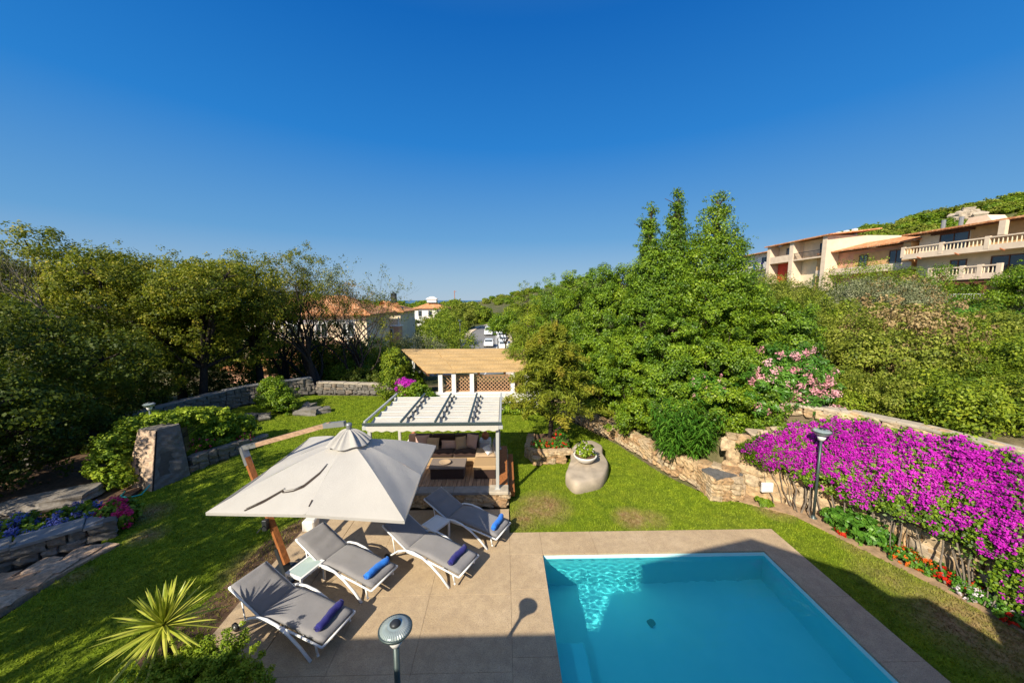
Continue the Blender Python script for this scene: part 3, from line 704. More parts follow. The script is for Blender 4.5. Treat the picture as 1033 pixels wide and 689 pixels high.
mb.bbox(-5.00,-4.90,6.97,7.07,.98,1.2,.01); mb.tube([(-4.95,6.97,1.1),(-4.95,6.86,1.1),(-5.02,6.86,1.02)],.012,5); part('crank',mb,M['darkmetal'],t)
# the long tear in the front panel, seen as a dark open slit with a rolled edge
def onpanel(u,s):   # front panel (A..B), u along the edge, s from apex
    e=A.lerp(B_,u); a,b=(A,MID[0]) if u<.5 else (MID[0],B_); uu=u*2 if u<.5 else u*2-1; e=a.lerp(b,uu); p=APEX.lerp(e,s)
    v=(s-.13)/.87; return p+Vector((0,0,-.075*math.sin(math.pi*uu)*s*(1-.35*s)+.055*math.sin(math.pi*s)+.006*math.sin(uu*11+v*9)*s))
TR=[(.165,.955),(.205,.86),(.245,.735),(.262,.76),(.325,.745),(.37,.70),(.42,.55),(.43,.44)]
def ribbon(mb,path,widths,lift,sub=5):
    P=[]; Wd=[]
    for i in range(len(path)-1):
        for k in range(sub):
            q=k/sub; P.append(onpanel(path[i][0]*(1-q)+path[i+1][0]*q,path[i][1]*(1-q)+path[i+1][1]*q)); Wd.append(widths[i]*(1-q)+widths[i+1]*q)
    P.append(onpanel(*path[-1])); Wd.append(widths[-1]); vs=[]; N_=Vector((-.05,-.45,.9)).normalized()
    for i,p in enumerate(P):
        tdir=(P[min(i+1,len(P)-1)]-P[max(i-1,0)]).normalized(); sd=tdir.cross(N_).normalized()
        vs+=[p+sd*Wd[i]+N_*lift,p-sd*Wd[i]+N_*lift]
    mb.add(vs,[(2*i,2*i+2,2*i+3,2*i+1) for i in range(len(P)-1)])
M['tear']=plain('tear_opening',(.045,.03,.022),.95)
mb=MB(); ribbon(mb,TR,[.012,.02,.012,.008,.012,.022,.016,.006],.012); ribbon(mb,[(.5,.93),(.5,.86)],[.008,.012],.012); part('tear',mb,M['tear'],t)
mb=MB(); mb.tube([onpanel(a-.006,b-.02)+Vector((0,0,.018)) for a,b in TR],.009,5); part('tear_hem',mb,M['parasol'],t,True)

# ---------------------------------------------------------------- garden lamps
def lamp(name,label,x,y,h,rh,rot=0):
    t=thing(name,label,'garden lamp',(x,y,0))
    mb=MB(); mb.lathe([(.09,0),(.09,.03),(.045,.06),(.038,.1)],12); obj('foot',mb,M['greenmetal'],t,True)
    mb=MB(); mb.tube([(0,0,.05),(0,0,h-.32*rh/.2)],.032,10); obj('pole',mb,M['greenmetal'],t,True)
    k=rh/.2; b=h-.32*k
    mb=MB(); mb.lathe([(.04*k,0),(.06*k,.01*k),(.085*k,.06*k),(.10*k,.12*k),(.085*k,.14*k)],20,(0,0,b)); obj('socket',mb,M['whitewall'],t,True)
    mb=MB(); vs=[]
    mb.lathe([(.085*k,.14*k),(.16*k,.17*k),(.2*k,.235*k),(.2*k,.25*k),(.15*k,.285*k),(.08*k,.30*k),(.0,.30*k)],40,(0,0,b)); sh=obj('lamp_shade',mb,M['lampglass'],t,True)
    mb=MB()
    for i in range(40):
        a=2*math.pi*i/40; ca,sa=math.cos(a),math.sin(a)
        mb.tube([(.10*k*ca,.10*k*sa,b+.298*k),(.16*k*ca,.16*k*sa,b+.282*k),(.197*k*ca,.197*k*sa,b+.252*k)],.0035*k,3,caps=False)
    obj('ribs',mb,M['greymetal'],sh)
    mb=MB(); mb.lathe([(.203*k,.228*k),(.212*k,.235*k),(.212*k,.25*k),(.203*k,.256*k)],30,(0,0,b)); obj('rim',mb,M['greenmetal'],sh,True)
    mb=MB(); mb.lathe([(.065*k,.295*k),(.07*k,.31*k),(.05*k,.335*k),(.02*k,.345*k),(.0,.345*k)],20,(0,0,b)); obj('cap',mb,M['darkmetal'],t,True)
lamp('garden_lamp','green grey garden lamp with ribbed round shade on the terrace in front of the loungers',-1.155,3.42,2.33,.165)
lamp('garden_lamp','dark garden lamp standing in front of the magenta bougainvillea',8.12,8.62,2.45,.2)
lamp('garden_lamp','small lantern standing among the ivy over the grey stone block',-11.9,11.9,2.3,.16)

# ---------------------------------------------------------------- dry stone walls
def stonewall(name,label,P,H,mat,size=.28,th=.36,core='mortar',cap=None,seed=0,z0=0.,cat='stone wall',batter=0.):
    """rows of separate irregular stones laid along a polyline over a mortar core; wall stands on the outer (left) side of the line"""
    g=random.Random(seed); t=thing(name,label,cat,(P[0][0],P[0][1],z0)); mb=MB(); cm=MB(); cp=MB()
    if not hasattr(H,'__len__'): H=[H]*len(P)
    for i in range(len(P)-1):
        a=Vector((P[i][0],P[i][1],0)); b=Vector((P[i+1][0],P[i+1][1],0)); e=(b-a); L=e.length; e/=L; nrm=Vector((-e.y,e.x,0)); an=math.atan2(e.y,e.x)
        h0,h1=H[i],H[i+1]; k=nrm*batter
        c0,c1=a+nrm*.06,b+nrm*.06; d0,d1=a+nrm*th,b+nrm*th
        cm.add([c0+Vector((0,0,z0-.3)),c1+Vector((0,0,z0-.3)),d1+Vector((0,0,z0-.3)),d0+Vector((0,0,z0-.3)),c0+k*h0+Vector((0,0,z0+h0-.04)),c1+k*h1+Vector((0,0,z0+h1-.04)),d1+k*h1+Vector((0,0,z0+h1-.04)),d0+k*h0+Vector((0,0,z0+h0-.04))],[(3,2,1,0),(4,5,6,7),(0,1,5,4),(1,2,6,5),(2,3,7,6),(3,0,4,7)])
        z=0; row=0
        while z<max(h0,h1)-.02:
            rh=size*g.uniform(.55,.95); s=-g.uniform(0,size*.4)
            while s<L:
                w_=size*g.uniform(.7,1.7); u=min(max((s+w_/2)/L,0),1); hm=h0+(h1-h0)*u
                zz=z+rh/2
                if zz<hm+.05:
                    c=a+e*(s+w_/2)+nrm*(.09+batter*zz+g.uniform(-.025,.02))+Vector((0,0,z0+min(zz,hm-rh*.35)))
                    mb.rock(c,w_*.475,.13,rh*.51,an+g.uniform(-.05,.05),g.random()*999,g.random(),.14,2)
                s+=w_*.98
            z+=rh*.97
        if cap is None:   # top course of flat rough stones
            s=0
            while s<L:
                w_=size*g.uniform(.9,1.8); u=min((s+w_/2)/L,1); hm=h0+(h1-h0)*u
                mb.rock(a+e*(s+w_/2)+nrm*(th*.5+batter*hm)+Vector((0,0,z0+hm-.03)),w_*.52,th*.56,.06,an,g.random()*999,g.random(),.12,2); s+=w_*.97
        else:
            s=0
            while s<L:
                w_=min(g.uniform(.7,1.1),L-s+.01); u0,u1=s/L,min((s+w_)/L,1); m_=Matrix.Translation(a)@Matrix.Rotation(an,4,'Z')
                hz=z0+h0+(h1-h0)*(u0+u1)/2+.002; cp.bbox(s+.004,s+w_-.004,-.05,th+.03,hz-.035,hz+.035,.01,m_,g.random()); s+=w_
    part('core',cm,M[core],t); part('stones',mb,M[mat],t)
    if cap: part('coping',cp,M[cap],t)
    return t
stonewall('retaining_wall','long warm stone retaining wall curving along the foot of the green tree wall',[(1.6,19.0),(2.95,17.2),(3.8,15.35),(4.65,13.6),(5.35,11.35),(5.95,10.3),(6.6,9.75)],[.55,.55,.58,.6,.62,.72,.78],'stone',.26,.38,seed=2)
stonewall('sandstone_wall','high sandstone wall of large rocks below the bougainvillea',[(6.6,9.95),(7.6,9.5),(8.45,8.9),(8.85,7.9),(9.1,6.8),(9.4,5.8),(9.75,4.8),(10.1,3.4),(10.5,1)],[1.5,1.9,2.1,2.15,2.15,2.15,2.1,2.1,2.1],'cliff',.5,.5,seed=4,batter=.14)
stonewall('path_parapet','pale low parapet wall running above the bougainvillea',[(8.3,10.6),(9.75,9.6),(10.4,8.4),(10.75,7.0),(11.0,5.8),(11.4,4.0)],.30,'cliff',.3,.3,cap='capstone',seed=12,z0=2.25)
# slate covered stone block at the end of the low wall
t=thing('stone_block','low stone block with a dark slate slab on top where the garden wall bends','stone block',(6.3,9.6,0))
mb=MB(); g=random.Random(9); mb2=MB(); mb2.box(6.02,6.70,9.60,10.2,-.2,.60)
for row in range(4):
    for face in range(3):
        for k in range(3):
            c=(6.08+.27*k,9.55,.08+.17*row) if face==0 else ((6.75,9.62+.26*k,.08+.17*row) if face==1 else (5.99,9.62+.26*k,.08+.17*row))
            mb.rock(c,.15*g.uniform(.85,1.15),.11,.09,(0 if face==0 else 1.57)+g.uniform(-.1,.1),g.random()*99,g.random(),.14)
part('core',mb2,M['mortar'],t); part('stones',mb,M['stone'],t)
mb=MB(); mb.add([(5.86,9.98,.68),(6.76,10.26,.68),(6.90,9.66,.66),(5.98,9.42,.66),(5.86,9.98,.73),(6.76,10.26,.73),(6.90,9.66,.71),(5.98,9.42,.71)],[(3,2,1,0),(4,5,6,7),(0,1,5,4),(1,2,6,5),(2,3,7,6),(3,0,4,7)]); part('slab',mb,M['slate'],t)
mb=MB(); mb.bbox(7.30,7.62,9.40,9.48,.30,.56,.01); mb.bbox(7.33,7.59,9.385,9.401,.33,.53,.004); tag(obj('meter_box',mb,M['meter']),'small white cabinet fixed to the stones left of the bougainvillea','cabinet')

# left walls
BK=[(-16.4,12.2),(-15.9,14.6),(-15.35,17.0),(-14.2,19.5),(-11.8,21.7)]
stonewall('boundary_wall','grey stone boundary wall under the oaks at the left rear of the lawn',BK,[.9,.9,.9,1.0,1.0],'greystone',.32,.35,'darkmortar','greycap',3)
stonewall('boundary_wall','lower pale topped boundary wall behind the far end of the lawn',[(-11.5,21.7),(-7.8,21.5),(-5.9,21.3),(-4.7,20.3)],[.7,.6,.6,.55],'greystone',.3,.35,'darkmortar','capstone',5)
stonewall('flowerbed_wall','low grey stone wall holding the blue hydrangeas',[(-12.3,4.6),(-11.3,6.3),(-10.5,7.25),(-9.55,8.15)],[.5,.5,.5,.42],'greystone',.3,.5,'darkmortar','greycap',6)
mb=MB(); mb.prism([(-9.0,7.95),(-9.35,8.0),(-10.2,7.0),(-11.0,6.0),(-11.6,4.8),(-11.0,4.2),(-9.45,4.6),(-9.3,5.8),(-9.25,6.9)],-.1,.06)
g=random.Random(3)
for y0 in np.arange(4.3,8.0,.42):
    xa=-9.45+.06*(y0-4.3)-.0; xb=float(np.interp(y0,[4.2,4.8,6,7,8],[-11.0,-11.6,-11.0,-10.2,-9.5])); x=xa
    while x>xb+.2:
        w_=g.uniform(.28,.5); mb.rock((x-w_*.5,y0+g.uniform(-.05,.05),.045),w_*.56,.25,.05,g.uniform(-.3,.3)+.3,g.random()*99,g.random(),.12,2); x-=w_
struct('side_path',mb,M['pinkstone'])
# planting beds of soil
mb=MB()
def bed(mb,poly,z): mb.prism(poly,-.15,z)
bed(mb,[(-9.4,8.3),(-10.6,7.6),(-11.6,6.6),(-12.6,4.6),(-16.5,5.0),(-16,11.8),(-11.3,11.6),(-10.9,9.8)],.012)
bed(mb,[(-5.9,5.2),(-5.0,4.7),(-5.0,8.6),(-5.3,9.0),(-5.7,8.0),(-5.6,6.8)],.006)
bed(mb,[(-11.3,11.6),(-16,11.8),(-15.3,16.0),(-12.8,13.6)],.02)
struct('flowerbed_soil',mb,M['soil'])
mb=MB(); bed(mb,[(6.7,9.45),(7.72,8.72),(8.12,7.76),(8.44,6.95),(8.74,6.15),(8.97,5.2),(9.33,3.2),(9.8,.6),(10.5,.6),(10.1,3.2),(9.45,5.8),(9.0,7.6),(8.5,8.8),(7.6,9.5),(6.8,9.9)],.03); struct('sandy_border',mb,M['sand'])

# grey stone block with sloped side, ivy over it
t=thing('stone_pier','tall grey stone block with sloping sides and ivy on top beside the lawn','stone block',(-10.9,11.2,0))
mb=MB(); P0=[(-11.75,10.75),(-10.55,10.35),(-10.30,11.35),(-12.1,13.0),(-12.6,12.2)]; P1=[(-11.65,11.25),(-11.0,11.15),(-10.75,11.65),(-12.1,12.9),(-12.5,12.2)]
n=5; mb.add([(x,y,-.1) for x,y in P0]+[(x,y,1.55) for x,y in P1],[(i,(i+1)%n,n+(i+1)%n,n+i) for i in range(n)]+[tuple(range(n,2*n))]); part('core',mb,M['darkmortar'],t)
g=random.Random(31)
def rough(p,k): return .05*math.sin(p.x*7+p.z*5+k)*math.cos(p.y*6-p.z*4)+.03*math.sin(p.x*19+p.z*13)*math.cos(p.z*17+p.y*15)+.012*math.sin(p.z*41+p.x*37)
for i in range(4):
    mb=MB(); a0,a1,b0,b1=[Vector((*p,z)) for p,z in ((P0[i],-.1),(P0[i+1],-.1),(P1[i],1.6),(P1[i+1],1.6))]; nn_=(a1-a0).cross(b0-a0).normalized()
    def ff(u,v):
        p=a0.lerp(a1,u).lerp(b0.lerp(b1,u),v); e=min(1,6*min(u,1-u))*min(1,6*(1-v)); return tuple(p+nn_*(.03+rough(p,i)*e*(1.4 if i==0 else .7)))
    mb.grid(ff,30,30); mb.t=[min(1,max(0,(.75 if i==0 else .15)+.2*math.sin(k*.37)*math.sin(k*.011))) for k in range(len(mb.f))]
    part('rock_side',mb,M['greystone' if i else 'pinkstone'],t,True)  # sunlit front painted lighter and pinker, shaded sides darker grey: light put into colour
mb=MB(); mb.prism(P1,1.56,1.63)
part('rock_top',mb,M['greystone'],t)
stonewall('rockery_edge','curved rough stone edge of the raised bed right of the tall grey stone block',[(-10.4,11.6),(-9.9,12.9),(-9.6,13.9)],[.5,.45,.3],'greystone',.36,.3,'darkmortar',None,8)
# two flat rough paving slabs beyond the hydrangeas
mb=MB(); mb.rock((-12.6,9.6,.18),.9,.45,.16,.5,3,.6,.1,3); tag(obj('flat_boulder',mb,M['greystone']),'long flat grey boulder in the shade behind the hydrangeas','boulder')
mb=MB(); mb.tube([(-11.3,10.3,.05),(-11.15,10.02,.04),(-10.85,9.98,.04),(-10.62,10.1,.06),(-10.55,10.3,.25)],.022,6); tag(obj('garden_hose',mb,M['hose'],None,True),'loop of turquoise garden hose at the foot of the ivy','hose')
# small pale stone planter behind the second lounger
mb=MB(); mb.bbox(-5.02,-4.72,8.35,8.65,.02,.27,.03); tag(obj('stone_planter',mb,M['pot']),'small pale square stone planter at the terrace corner under the parasol','planter')
def at(px_,w_):   # ground position on the view ray through a column of the photograph at forward distance w_
    u=(px_-516.5)/360*w_; c,s=math.cos(YAW),math.sin(YAW); return (u*c+w_*s, w_*c-u*s)
def gz(x,y): return float(terr(np.array([x]),np.array([y]))[0])
# ---------------------------------------------------------------- raised wooden platform and pergola
ZP=.47
t=thing('platform','low wooden deck platform with a stone front wall and grey coping under the pergola','platform',(-2.1,10.9,0))
mb=MB(); mb.box(-4.3,.04,9.42,12.4,-.1,ZP-.03); part('base',mb,M['darkmortar'],t)
mb=MB(); g=random.Random(77)
for row in range(3):
    s=-4.3
    while s<.0:
        w_=g.uniform(.16,.36); mb.rock((s+w_/2,9.40,.07+.13*row),w_*.53,.09,.085*g.uniform(.9,1.15),g.uniform(-.06,.06),g.random()*99,g.random(),.16); s+=w_
    for k in range(9): mb.rock((.04,9.55+k*.33,.07+.13*row),.08,.18,.08,g.uniform(-.06,.06),g.random()*99,g.random(),.16)
part('stones',mb,M['stone'],t)
mb=MB(); 
for k in range(4): mb.bbox(-4.35+k*.98,-4.35+(k+1)*.98-.006,9.28,9.62,.395,ZP,.008,None,k/4)
part('coping',mb,M['greycap'],t)
mb=MB(); mb.bbox(-.425,.11,9.27,9.66,.395,ZP+.01,.012); part('coping',mb,M['capstone'],t)
mb=MB(); y=9.63
x=-4.3
while x<-.2:
    mb.bbox(x,x+.105,9.63,12.38,ZP-.029,ZP-.003+g.uniform(-.002,.002),.004,None,g.random()); x+=.113
part('planks',mb,M['plank'],t)
mb=MB(); mb.bbox(-.155,.09,9.67,12.4,ZP-.029,ZP+.004,.006,None,.1); mb.bbox(.095,.30,9.7,12.2,.1,.26,.01,None,.3); part('side_step',mb,M['teak'],t)

t=thing('pergola','white metal pergola with a ribbed off white fabric roof over the lounge','pergola',(-1.93,10.8,ZP))
X0,X1,Y0_,Y1_,ZR=-3.70,-.16,9.36,12.2,2.40
for x in (X0+.03,X1-.03):
    for y in (Y0_+.1,Y1_-.05):
        mb=MB(); mb.bbox(x-.045,x+.045,y-.045,y+.045,ZP,ZR-.06,.006); mb.bbox(x-.08,x+.08,y-.08,y+.08,ZP+.001,ZP+.02,.004); part('post',mb,M['palemetal'],t)
mb=MB(); mb.bbox(X0-.12,X1+.12,Y0_-.03,Y0_+.04,ZR-.16,ZR-.06,.008); part('front_beam',mb,M['palemetal'],t)
mb=MB(); mb.bbox(X0-.12,X1+.12,Y1_-.04,Y1_+.03,ZR-.16,ZR-.06,.008); part('rear_beam',mb,M['palemetal'],t)
mb=MB(); mb.bbox(X0-.10,X1+.10,Y0_-.075,Y0_-.035,ZR-.02,ZR+.045,.008); part('gutter',mb,M['greenmetal'],t)
RX=[X0-.05,X0+.26*(X1-X0),X0+.52*(X1-X0),X0+.775*(X1-X0),X1+.05]
for i,x in enumerate(RX):
    mb=MB(); mb.bbox(x-.028,x+.028,Y0_-.03,Y1_+.06,ZR+.035,ZR+.085,.006); rl=part('rail',mb,M['greenmetal' if 0<i<4 else 'palemetal'],t)
    if i in (1,2,3):
        for k in range(5):
            yy=Y0_+.42+k*.53; mb=MB(); pts=[(x+.10+.05*math.cos(a),yy+.13*math.sin(a),ZR+.02+.03*math.cos(a)) for a in [(-1.3+2.6*j/7) for j in range(8)]]
            mb.tube(pts,[.006,.02,.03,.034,.034,.03,.02,.006],6); part('cord_loop',mb,M['darkmetal'],rl,True)
mb=MB()
def roof(u,v):
    x=X0-.0+(X1-X0)*u; y=Y0_+.02+(Y1_-Y0_-.04)*v; ph=(v*5.3)%1; return (x,y,ZR-.02-.05*math.sin(math.pi*ph)-.012*math.sin(u*math.pi*4)**2)
mb.grid(roof,32,84); part('fabric_roof',mb,M['awning'],t,True)
for k in range(6):
    mb=MB(); yy=Y0_+.02+(Y1_-Y0_-.04)*k/5.3; mb.tube([(X0,yy,ZR-.01),(X1,yy,ZR-.01)],.014,6); part('batten',mb,M['palemetal'],t)
mb=MB()
def val(u,v): return (X0+(X1-X0)*u,Y0_-.034-.01*v,ZR-.06-(.12+.035*math.sin(u*math.pi*13)**2)*v)
mb.grid(val,120,2); part('valance',mb,M['awning'],t,True)

def block(mb,x0,x1,y0,y1,z0,z1,b=.02,tint=.5): mb.bbox(x0,x1,y0,y1,z0,z1,b,None,tint)
def pillow(name,m,root,c,w_,h_,th,rz,tilt):
    mb=MB(); mt=Matrix.Translation(c)@Matrix.Rotation(rz,4,'Z')@Matrix.Rotation(tilt,4,'X')
    for sg in (-1,1):
        def f(u,v):
            a,b=2*u-1,2*v-1; e=(1-a*a)*(1-b*b); pin=1-.12*(a*a*b*b)+.0
            q=mt@Vector((a*w_/2*(1-.06*(1-b*b)*abs(a)),sg*th/2*e**.5,b*h_/2*(1-.06*(1-a*a)*abs(b)))); return tuple(q)
        mb.grid(f,10,10)
    return mb
def cushion(label,m,c,w_,h_,rz,tilt,grp='scatter cushions on the dark sofa'):
    tag(obj('cushion',pillow('c',m,None,Vector((0,0,0)),w_,h_,.16,rz,tilt),M[m],None,True,c),label,'cushion',grp)
t=thing('sofa','long rattan sofa with dark brown cushions under the pergola roof','sofa',(-1.9,11.2,ZP))
mb=MB(); block(mb,-3.2,-.86,10.86,11.75,ZP+.02,ZP+.26); block(mb,-3.2,-.86,11.62,11.85,ZP+.02,ZP+.62); part('frame',mb,M['rattan'],t)
for k in range(3):
    mb=MB(); x=-3.18+k*.78; mb.grid(lambda u,v,x=x:(x+.76*u,10.9+.72*v,ZP+.40+.02*min(1,6*min(u,1-u,v,1-v))),10,8,thick=.13); part('seat_cushion',mb,M['brown_cush'],t,True)
    mb=MB(); mb.grid(lambda u,v,x=x:(x+.76*u,11.50+.16*v+.0,ZP+.36+.42*v+.0),6,6,thick=.0); block(mb,x,x+.76,11.46,11.63,ZP+.42,ZP+.80,.03); part('back_cushion',mb,M['brown_cush'],t,True)
cushion('large dusty pink cushion leaning at the left end of the dark sofa','pinkcush',(-2.70,11.38,ZP+.60),.46,.44,.15,-.35)
cushion('beige pink cushion second from the left on the dark sofa','tancush',(-2.34,11.25,ZP+.58),.42,.40,-.1,-.4)
cushion('wide flat pink cushion in the middle of the dark sofa','pinkcush',(-1.80,11.30,ZP+.53),.55,.28,0,-.3)
cushion('tan cushion standing on its corner right of the flat pink one','tancush',(-1.42,11.28,ZP+.59),.36,.42,.35,-.3)
cushion('pink cushion at the right end of the dark sofa','pinkcush',(-1.08,11.34,ZP+.62),.44,.46,-.45,-.35)
t=thing('armchair','tan rattan corner armchair at the right side of the platform','armchair',(-.55,10.6,ZP))
mb=MB(); block(mb,-.92,-.24,10.62,11.30,ZP+.02,ZP+.36); block(mb,-.92,-.24,9.98,10.60,ZP+.30,ZP+.40,.02); part('frame',mb,M['rattan'],t)
mb=MB(); block(mb,-.90,-.26,10.0,10.58,ZP+.02,ZP+.298,.02); part('skirt',mb,M['brown_cush'],t)
mb=MB(); mb.grid(lambda u,v:(-.90+.64*u,10.66+.60*v,ZP+.425+.015*min(1,6*min(u,1-u,v,1-v))),8,8,thick=.06); part('seat_cushion',mb,M['tancush'],t,True)
cushion('white cushion lying on the tan rattan corner armchair','whitecush',(-.50,10.85,ZP+.54),.36,.30,.9,-.9,None)
cushion('grey cushion propped upright against the right pergola post','greycush' if 'greycush' in M else 'cushion',(-.29,10.9,ZP+.62),.46,.44,1.5,-.2,None)
t=thing('coffee_table','brown rattan coffee table with a bowl on it in front of the sofa','coffee table',(-1.68,10.3,ZP))
mb=MB(); block(mb,-2.22,-1.16,9.98,10.62,ZP+.33,ZP+.38,.01); part('table_top',mb,M['rattandark'],t)
mb=MB(); block(mb,-2.18,-1.20,10.02,10.58,ZP+.001,ZP+.329,.01); part('base',mb,M['brown_cush'],t)
mb=MB(); mb.lathe([(.0,.0),(.09,.0),(.17,.05),(.18,.06),(.165,.06),(.09,.02),(.0,.02)],20); tag(obj('bowl',mb,M['tancush'],None,True,(-1.78,10.24,ZP+.382)),'shallow round beige bowl on the rattan coffee table','bowl')
def checkm():
    m=NT('checked_stool'); v=m.oco(); c=m.n('ShaderNodeTexChecker',{'Vector':v,'Color1':(.78,.74,.7,1),'Color2':(.12,.1,.1,1),'Scale':22.}).outputs[0]
    s=m.n('ShaderNodeSeparateXYZ',{0:v}).outputs[2]; k=m.math('LESS_THAN',s,.16)
    return m.done(m.bsdf(m.mix(k,(.74,.68,.64),c),.7))
ck=checkm()
for x,y,wd in ((-3.14,11.95,'left'),(-.66,11.95,'right')):
    t=thing('stool','white square stool with a checked band at the %s end of the sofa'%wd,'stool',(x,y,ZP)); 
    mb=MB(); mb.bbox(-.2,.2,-.17,.17,.0,.42,.03); obj('body',mb,ck,t); mb=MB(); mb.bbox(-.19,.19,-.16,.16,.421,.45,.01); obj('pad',mb,M['whitecush'],t)
    mb=MB(); mb.lathe([(.0,.0),(.06,.0),(.12,.06),(.135,.13),(.11,.2),(.05,.245),(.055,.26),(.035,.26),(.0,.23)],20); tag(obj('vase',mb,M['terracotta'],None,True,(x,y,ZP+.45)),'round terracotta vase on the stool at the %s end of the sofa'%wd,'vase')

# ---------------------------------------------------------------- boulder with planter
RK=[(2.5,10.08),(2.1,10.0),(1.93,10.5),(2.08,11.0),(2.28,11.6),(2.45,12.4),(2.85,12.95),(3.35,13.1),(3.6,12.65),(3.45,11.95),(3.42,11.2),(3.0,10.35)]
cxr=sum(p[0] for p in RK)/len(RK); cyr=sum(p[1] for p in RK)/len(RK)
mb=MB(); lv=[(1.0,-.1),(1.04,.06),(1.045,.2),(1.02,.32),(.985,.36),(.93,.375),(.5,.39),(.2,.39)]
# smooth the outline
pl=[]
for i in range(len(RK)):
    p0,p1,p2,p3=[Vector(RK[(i+k)%len(RK)]) for k in (-1,0,1,2)]
    for k in range(4):
        s=k/4; pl.append(.5*((2*p1)+(p2-p0)*s+(2*p0-5*p1+4*p2-p3)*s*s+(3*p1-p0-3*p2+p3)*s**3))
n=len(pl); vs=[]
for sc_,z in lv:
    for k,p in enumerate(pl): vs.append((cxr+(p.x-cxr)*sc_,cyr+(p.y-cyr)*sc_,z+.012*math.sin(k*1.3+z*9)))
fs=[(i*n+k,i*n+(k+1)%n,(i+1)*n+(k+1)%n,(i+1)*n+k) for i in range(len(lv)-1) for k in range(n)]+[tuple(range((len(lv)-1)*n,len(lv)*n))]
mb.add(vs,fs); M['boulder']=plain('pale_granite',(.40,.33,.25),.9,bump=.7,scale=3,var=.18)
tag(obj('boulder',mb,M['boulder'],None,True),'long smooth pale boulder lying on the lawn','boulder')
t=thing('planter','white bowl planter with green foliage and small white flowers on the boulder','planter',(2.66,11.2,.41))
mb=MB(); mb.lathe([(.0,0),(.16,0),(.26,.06),(.36,.18),(.385,.24),(.37,.25),(.34,.235),(.0,.22)],28); obj('bowl',mb,M['pot'],t,True)
mb=MB(); mb.lathe([(.335,.0),(.2,.012),(0,.02)],24,(0,0,.235)); obj('soil',mb,M['soil'],t)
obj('foliage',crown('foliage',[(0,.02,.36,.30,.28,.20),(-.12,0,.42,.16,.16,.16),(.15,.05,.40,.16,.16,.18)],2600,.075,.04,.09,5,sprigs=.3),M['hedge'],t)
obj('blossom',blooms('blossom',[(0,.02,.40,.32,.3,.24)],16,6,.04,6,.03,None,(-.4,-.6,.7),.0),M['whitef'],t)

# ---------------------------------------------------------------- conifer bed
stonewall('conifer_bed_wall','low curved orange stone wall around the small conifer on the lawn',[(.95,13.6),(.80,12.5),(1.0,11.95),(1.5,11.88),(2.05,11.95)],.44,'stone',.24,.25,seed=21)
mb=MB(); mb.prism([(1.0,13.7),(.92,12.5),(1.1,12.08),(2.05,12.1),(2.5,13.2),(2.3,14.0)],.0,.37); struct('conifer_bed_soil',mb,M['soil'])
def conifer(name,label,base,H,r,seed,mat,n=9000,z0f=.16):
    """layered feathery branches that droop slightly, needles set along them"""
    g=np.random.default_rng(seed); t=thing(name,label,'conifer tree',base); b=Vector(base)
    mb=MB(); mb.tube([b,b+Vector((.08,.05,H*.35)),b+Vector((-.05,.03,H*.7)),b+Vector((0,0,H))],[.10,.08,.05,.012],8)
    mb.tube([b+Vector((.02,0,.15)),b+Vector((.45,-.15,.6)),b+Vector((.8,.0,1.1))],[.07,.05,.03],6)
    Ps=[];Ns=[];T=[]
    nb=95
    for i in range(nb):
        f=z0f+(1-z0f)*(i/nb)**.85; z=H*f; L=r*(1-f)**.62*g.uniform(.7,1.15)+.12; a=i*2.399+g.normal()*.3
        d=Vector((math.cos(a),math.sin(a),.25)); e=b+Vector((0,0,z)); m1=e+d*L*.5; en=e+Vector((d.x*L,d.y*L,.12*L))
        mb.tube([e,m1,en],[.022,.014,.004],4,caps=False)
        k=int(n/nb*(.5+L/r)); s=g.random(k)**.7
        P=np.array(e)[None]*(1-s[:,None])+np.array(en)[None]*s[:,None]; P[:,2]+=.12*L*np.sin(np.pi*s)
        side=np.array([-d.y,d.x,0]); w_=g.normal(size=k)*.26*L*(1.05-s)*.9; P+=side[None]*w_[:,None]; P[:,2]+=g.normal(size=k)*.07+np.abs(w_)*.25; P+=np.array([d.x,d.y,0])[None]*(np.abs(w_)*.5)[:,None]
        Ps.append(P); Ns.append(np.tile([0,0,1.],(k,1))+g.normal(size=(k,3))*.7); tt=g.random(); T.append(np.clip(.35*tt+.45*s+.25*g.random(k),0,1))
    P=np.concatenate(Ps); Nn=np.concatenate(Ns); V=leafquads(P,Nn,.17,.035,g)
    part('trunk',mb,M['darkbark'],t,True); part('crown',np_mesh('crown',V,4,np.concatenate(T)),M[mat],t); return t
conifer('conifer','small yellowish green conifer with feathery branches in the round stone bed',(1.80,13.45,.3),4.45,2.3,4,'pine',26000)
t=thing('bedding_flowers','red and pink flowers with green leaves under the small conifer','flowers',(1.4,12.3,.37))
BB=[(1.15,12.35,.5,.2,.2,.2),(1.45,12.3,.5,.22,.18,.2),(1.8,12.4,.5,.2,.2,.16),(2.15,12.5,.45,.2,.2,.16),(2.1,13.0,.55,.25,.25,.25)]
part('foliage',crown('foliage',BB,3000,.06,.035,.09,8),M['bright'],t); part('blossom',blooms('blossom',BB,36,9,.04,9,.045),M['redf'],t)

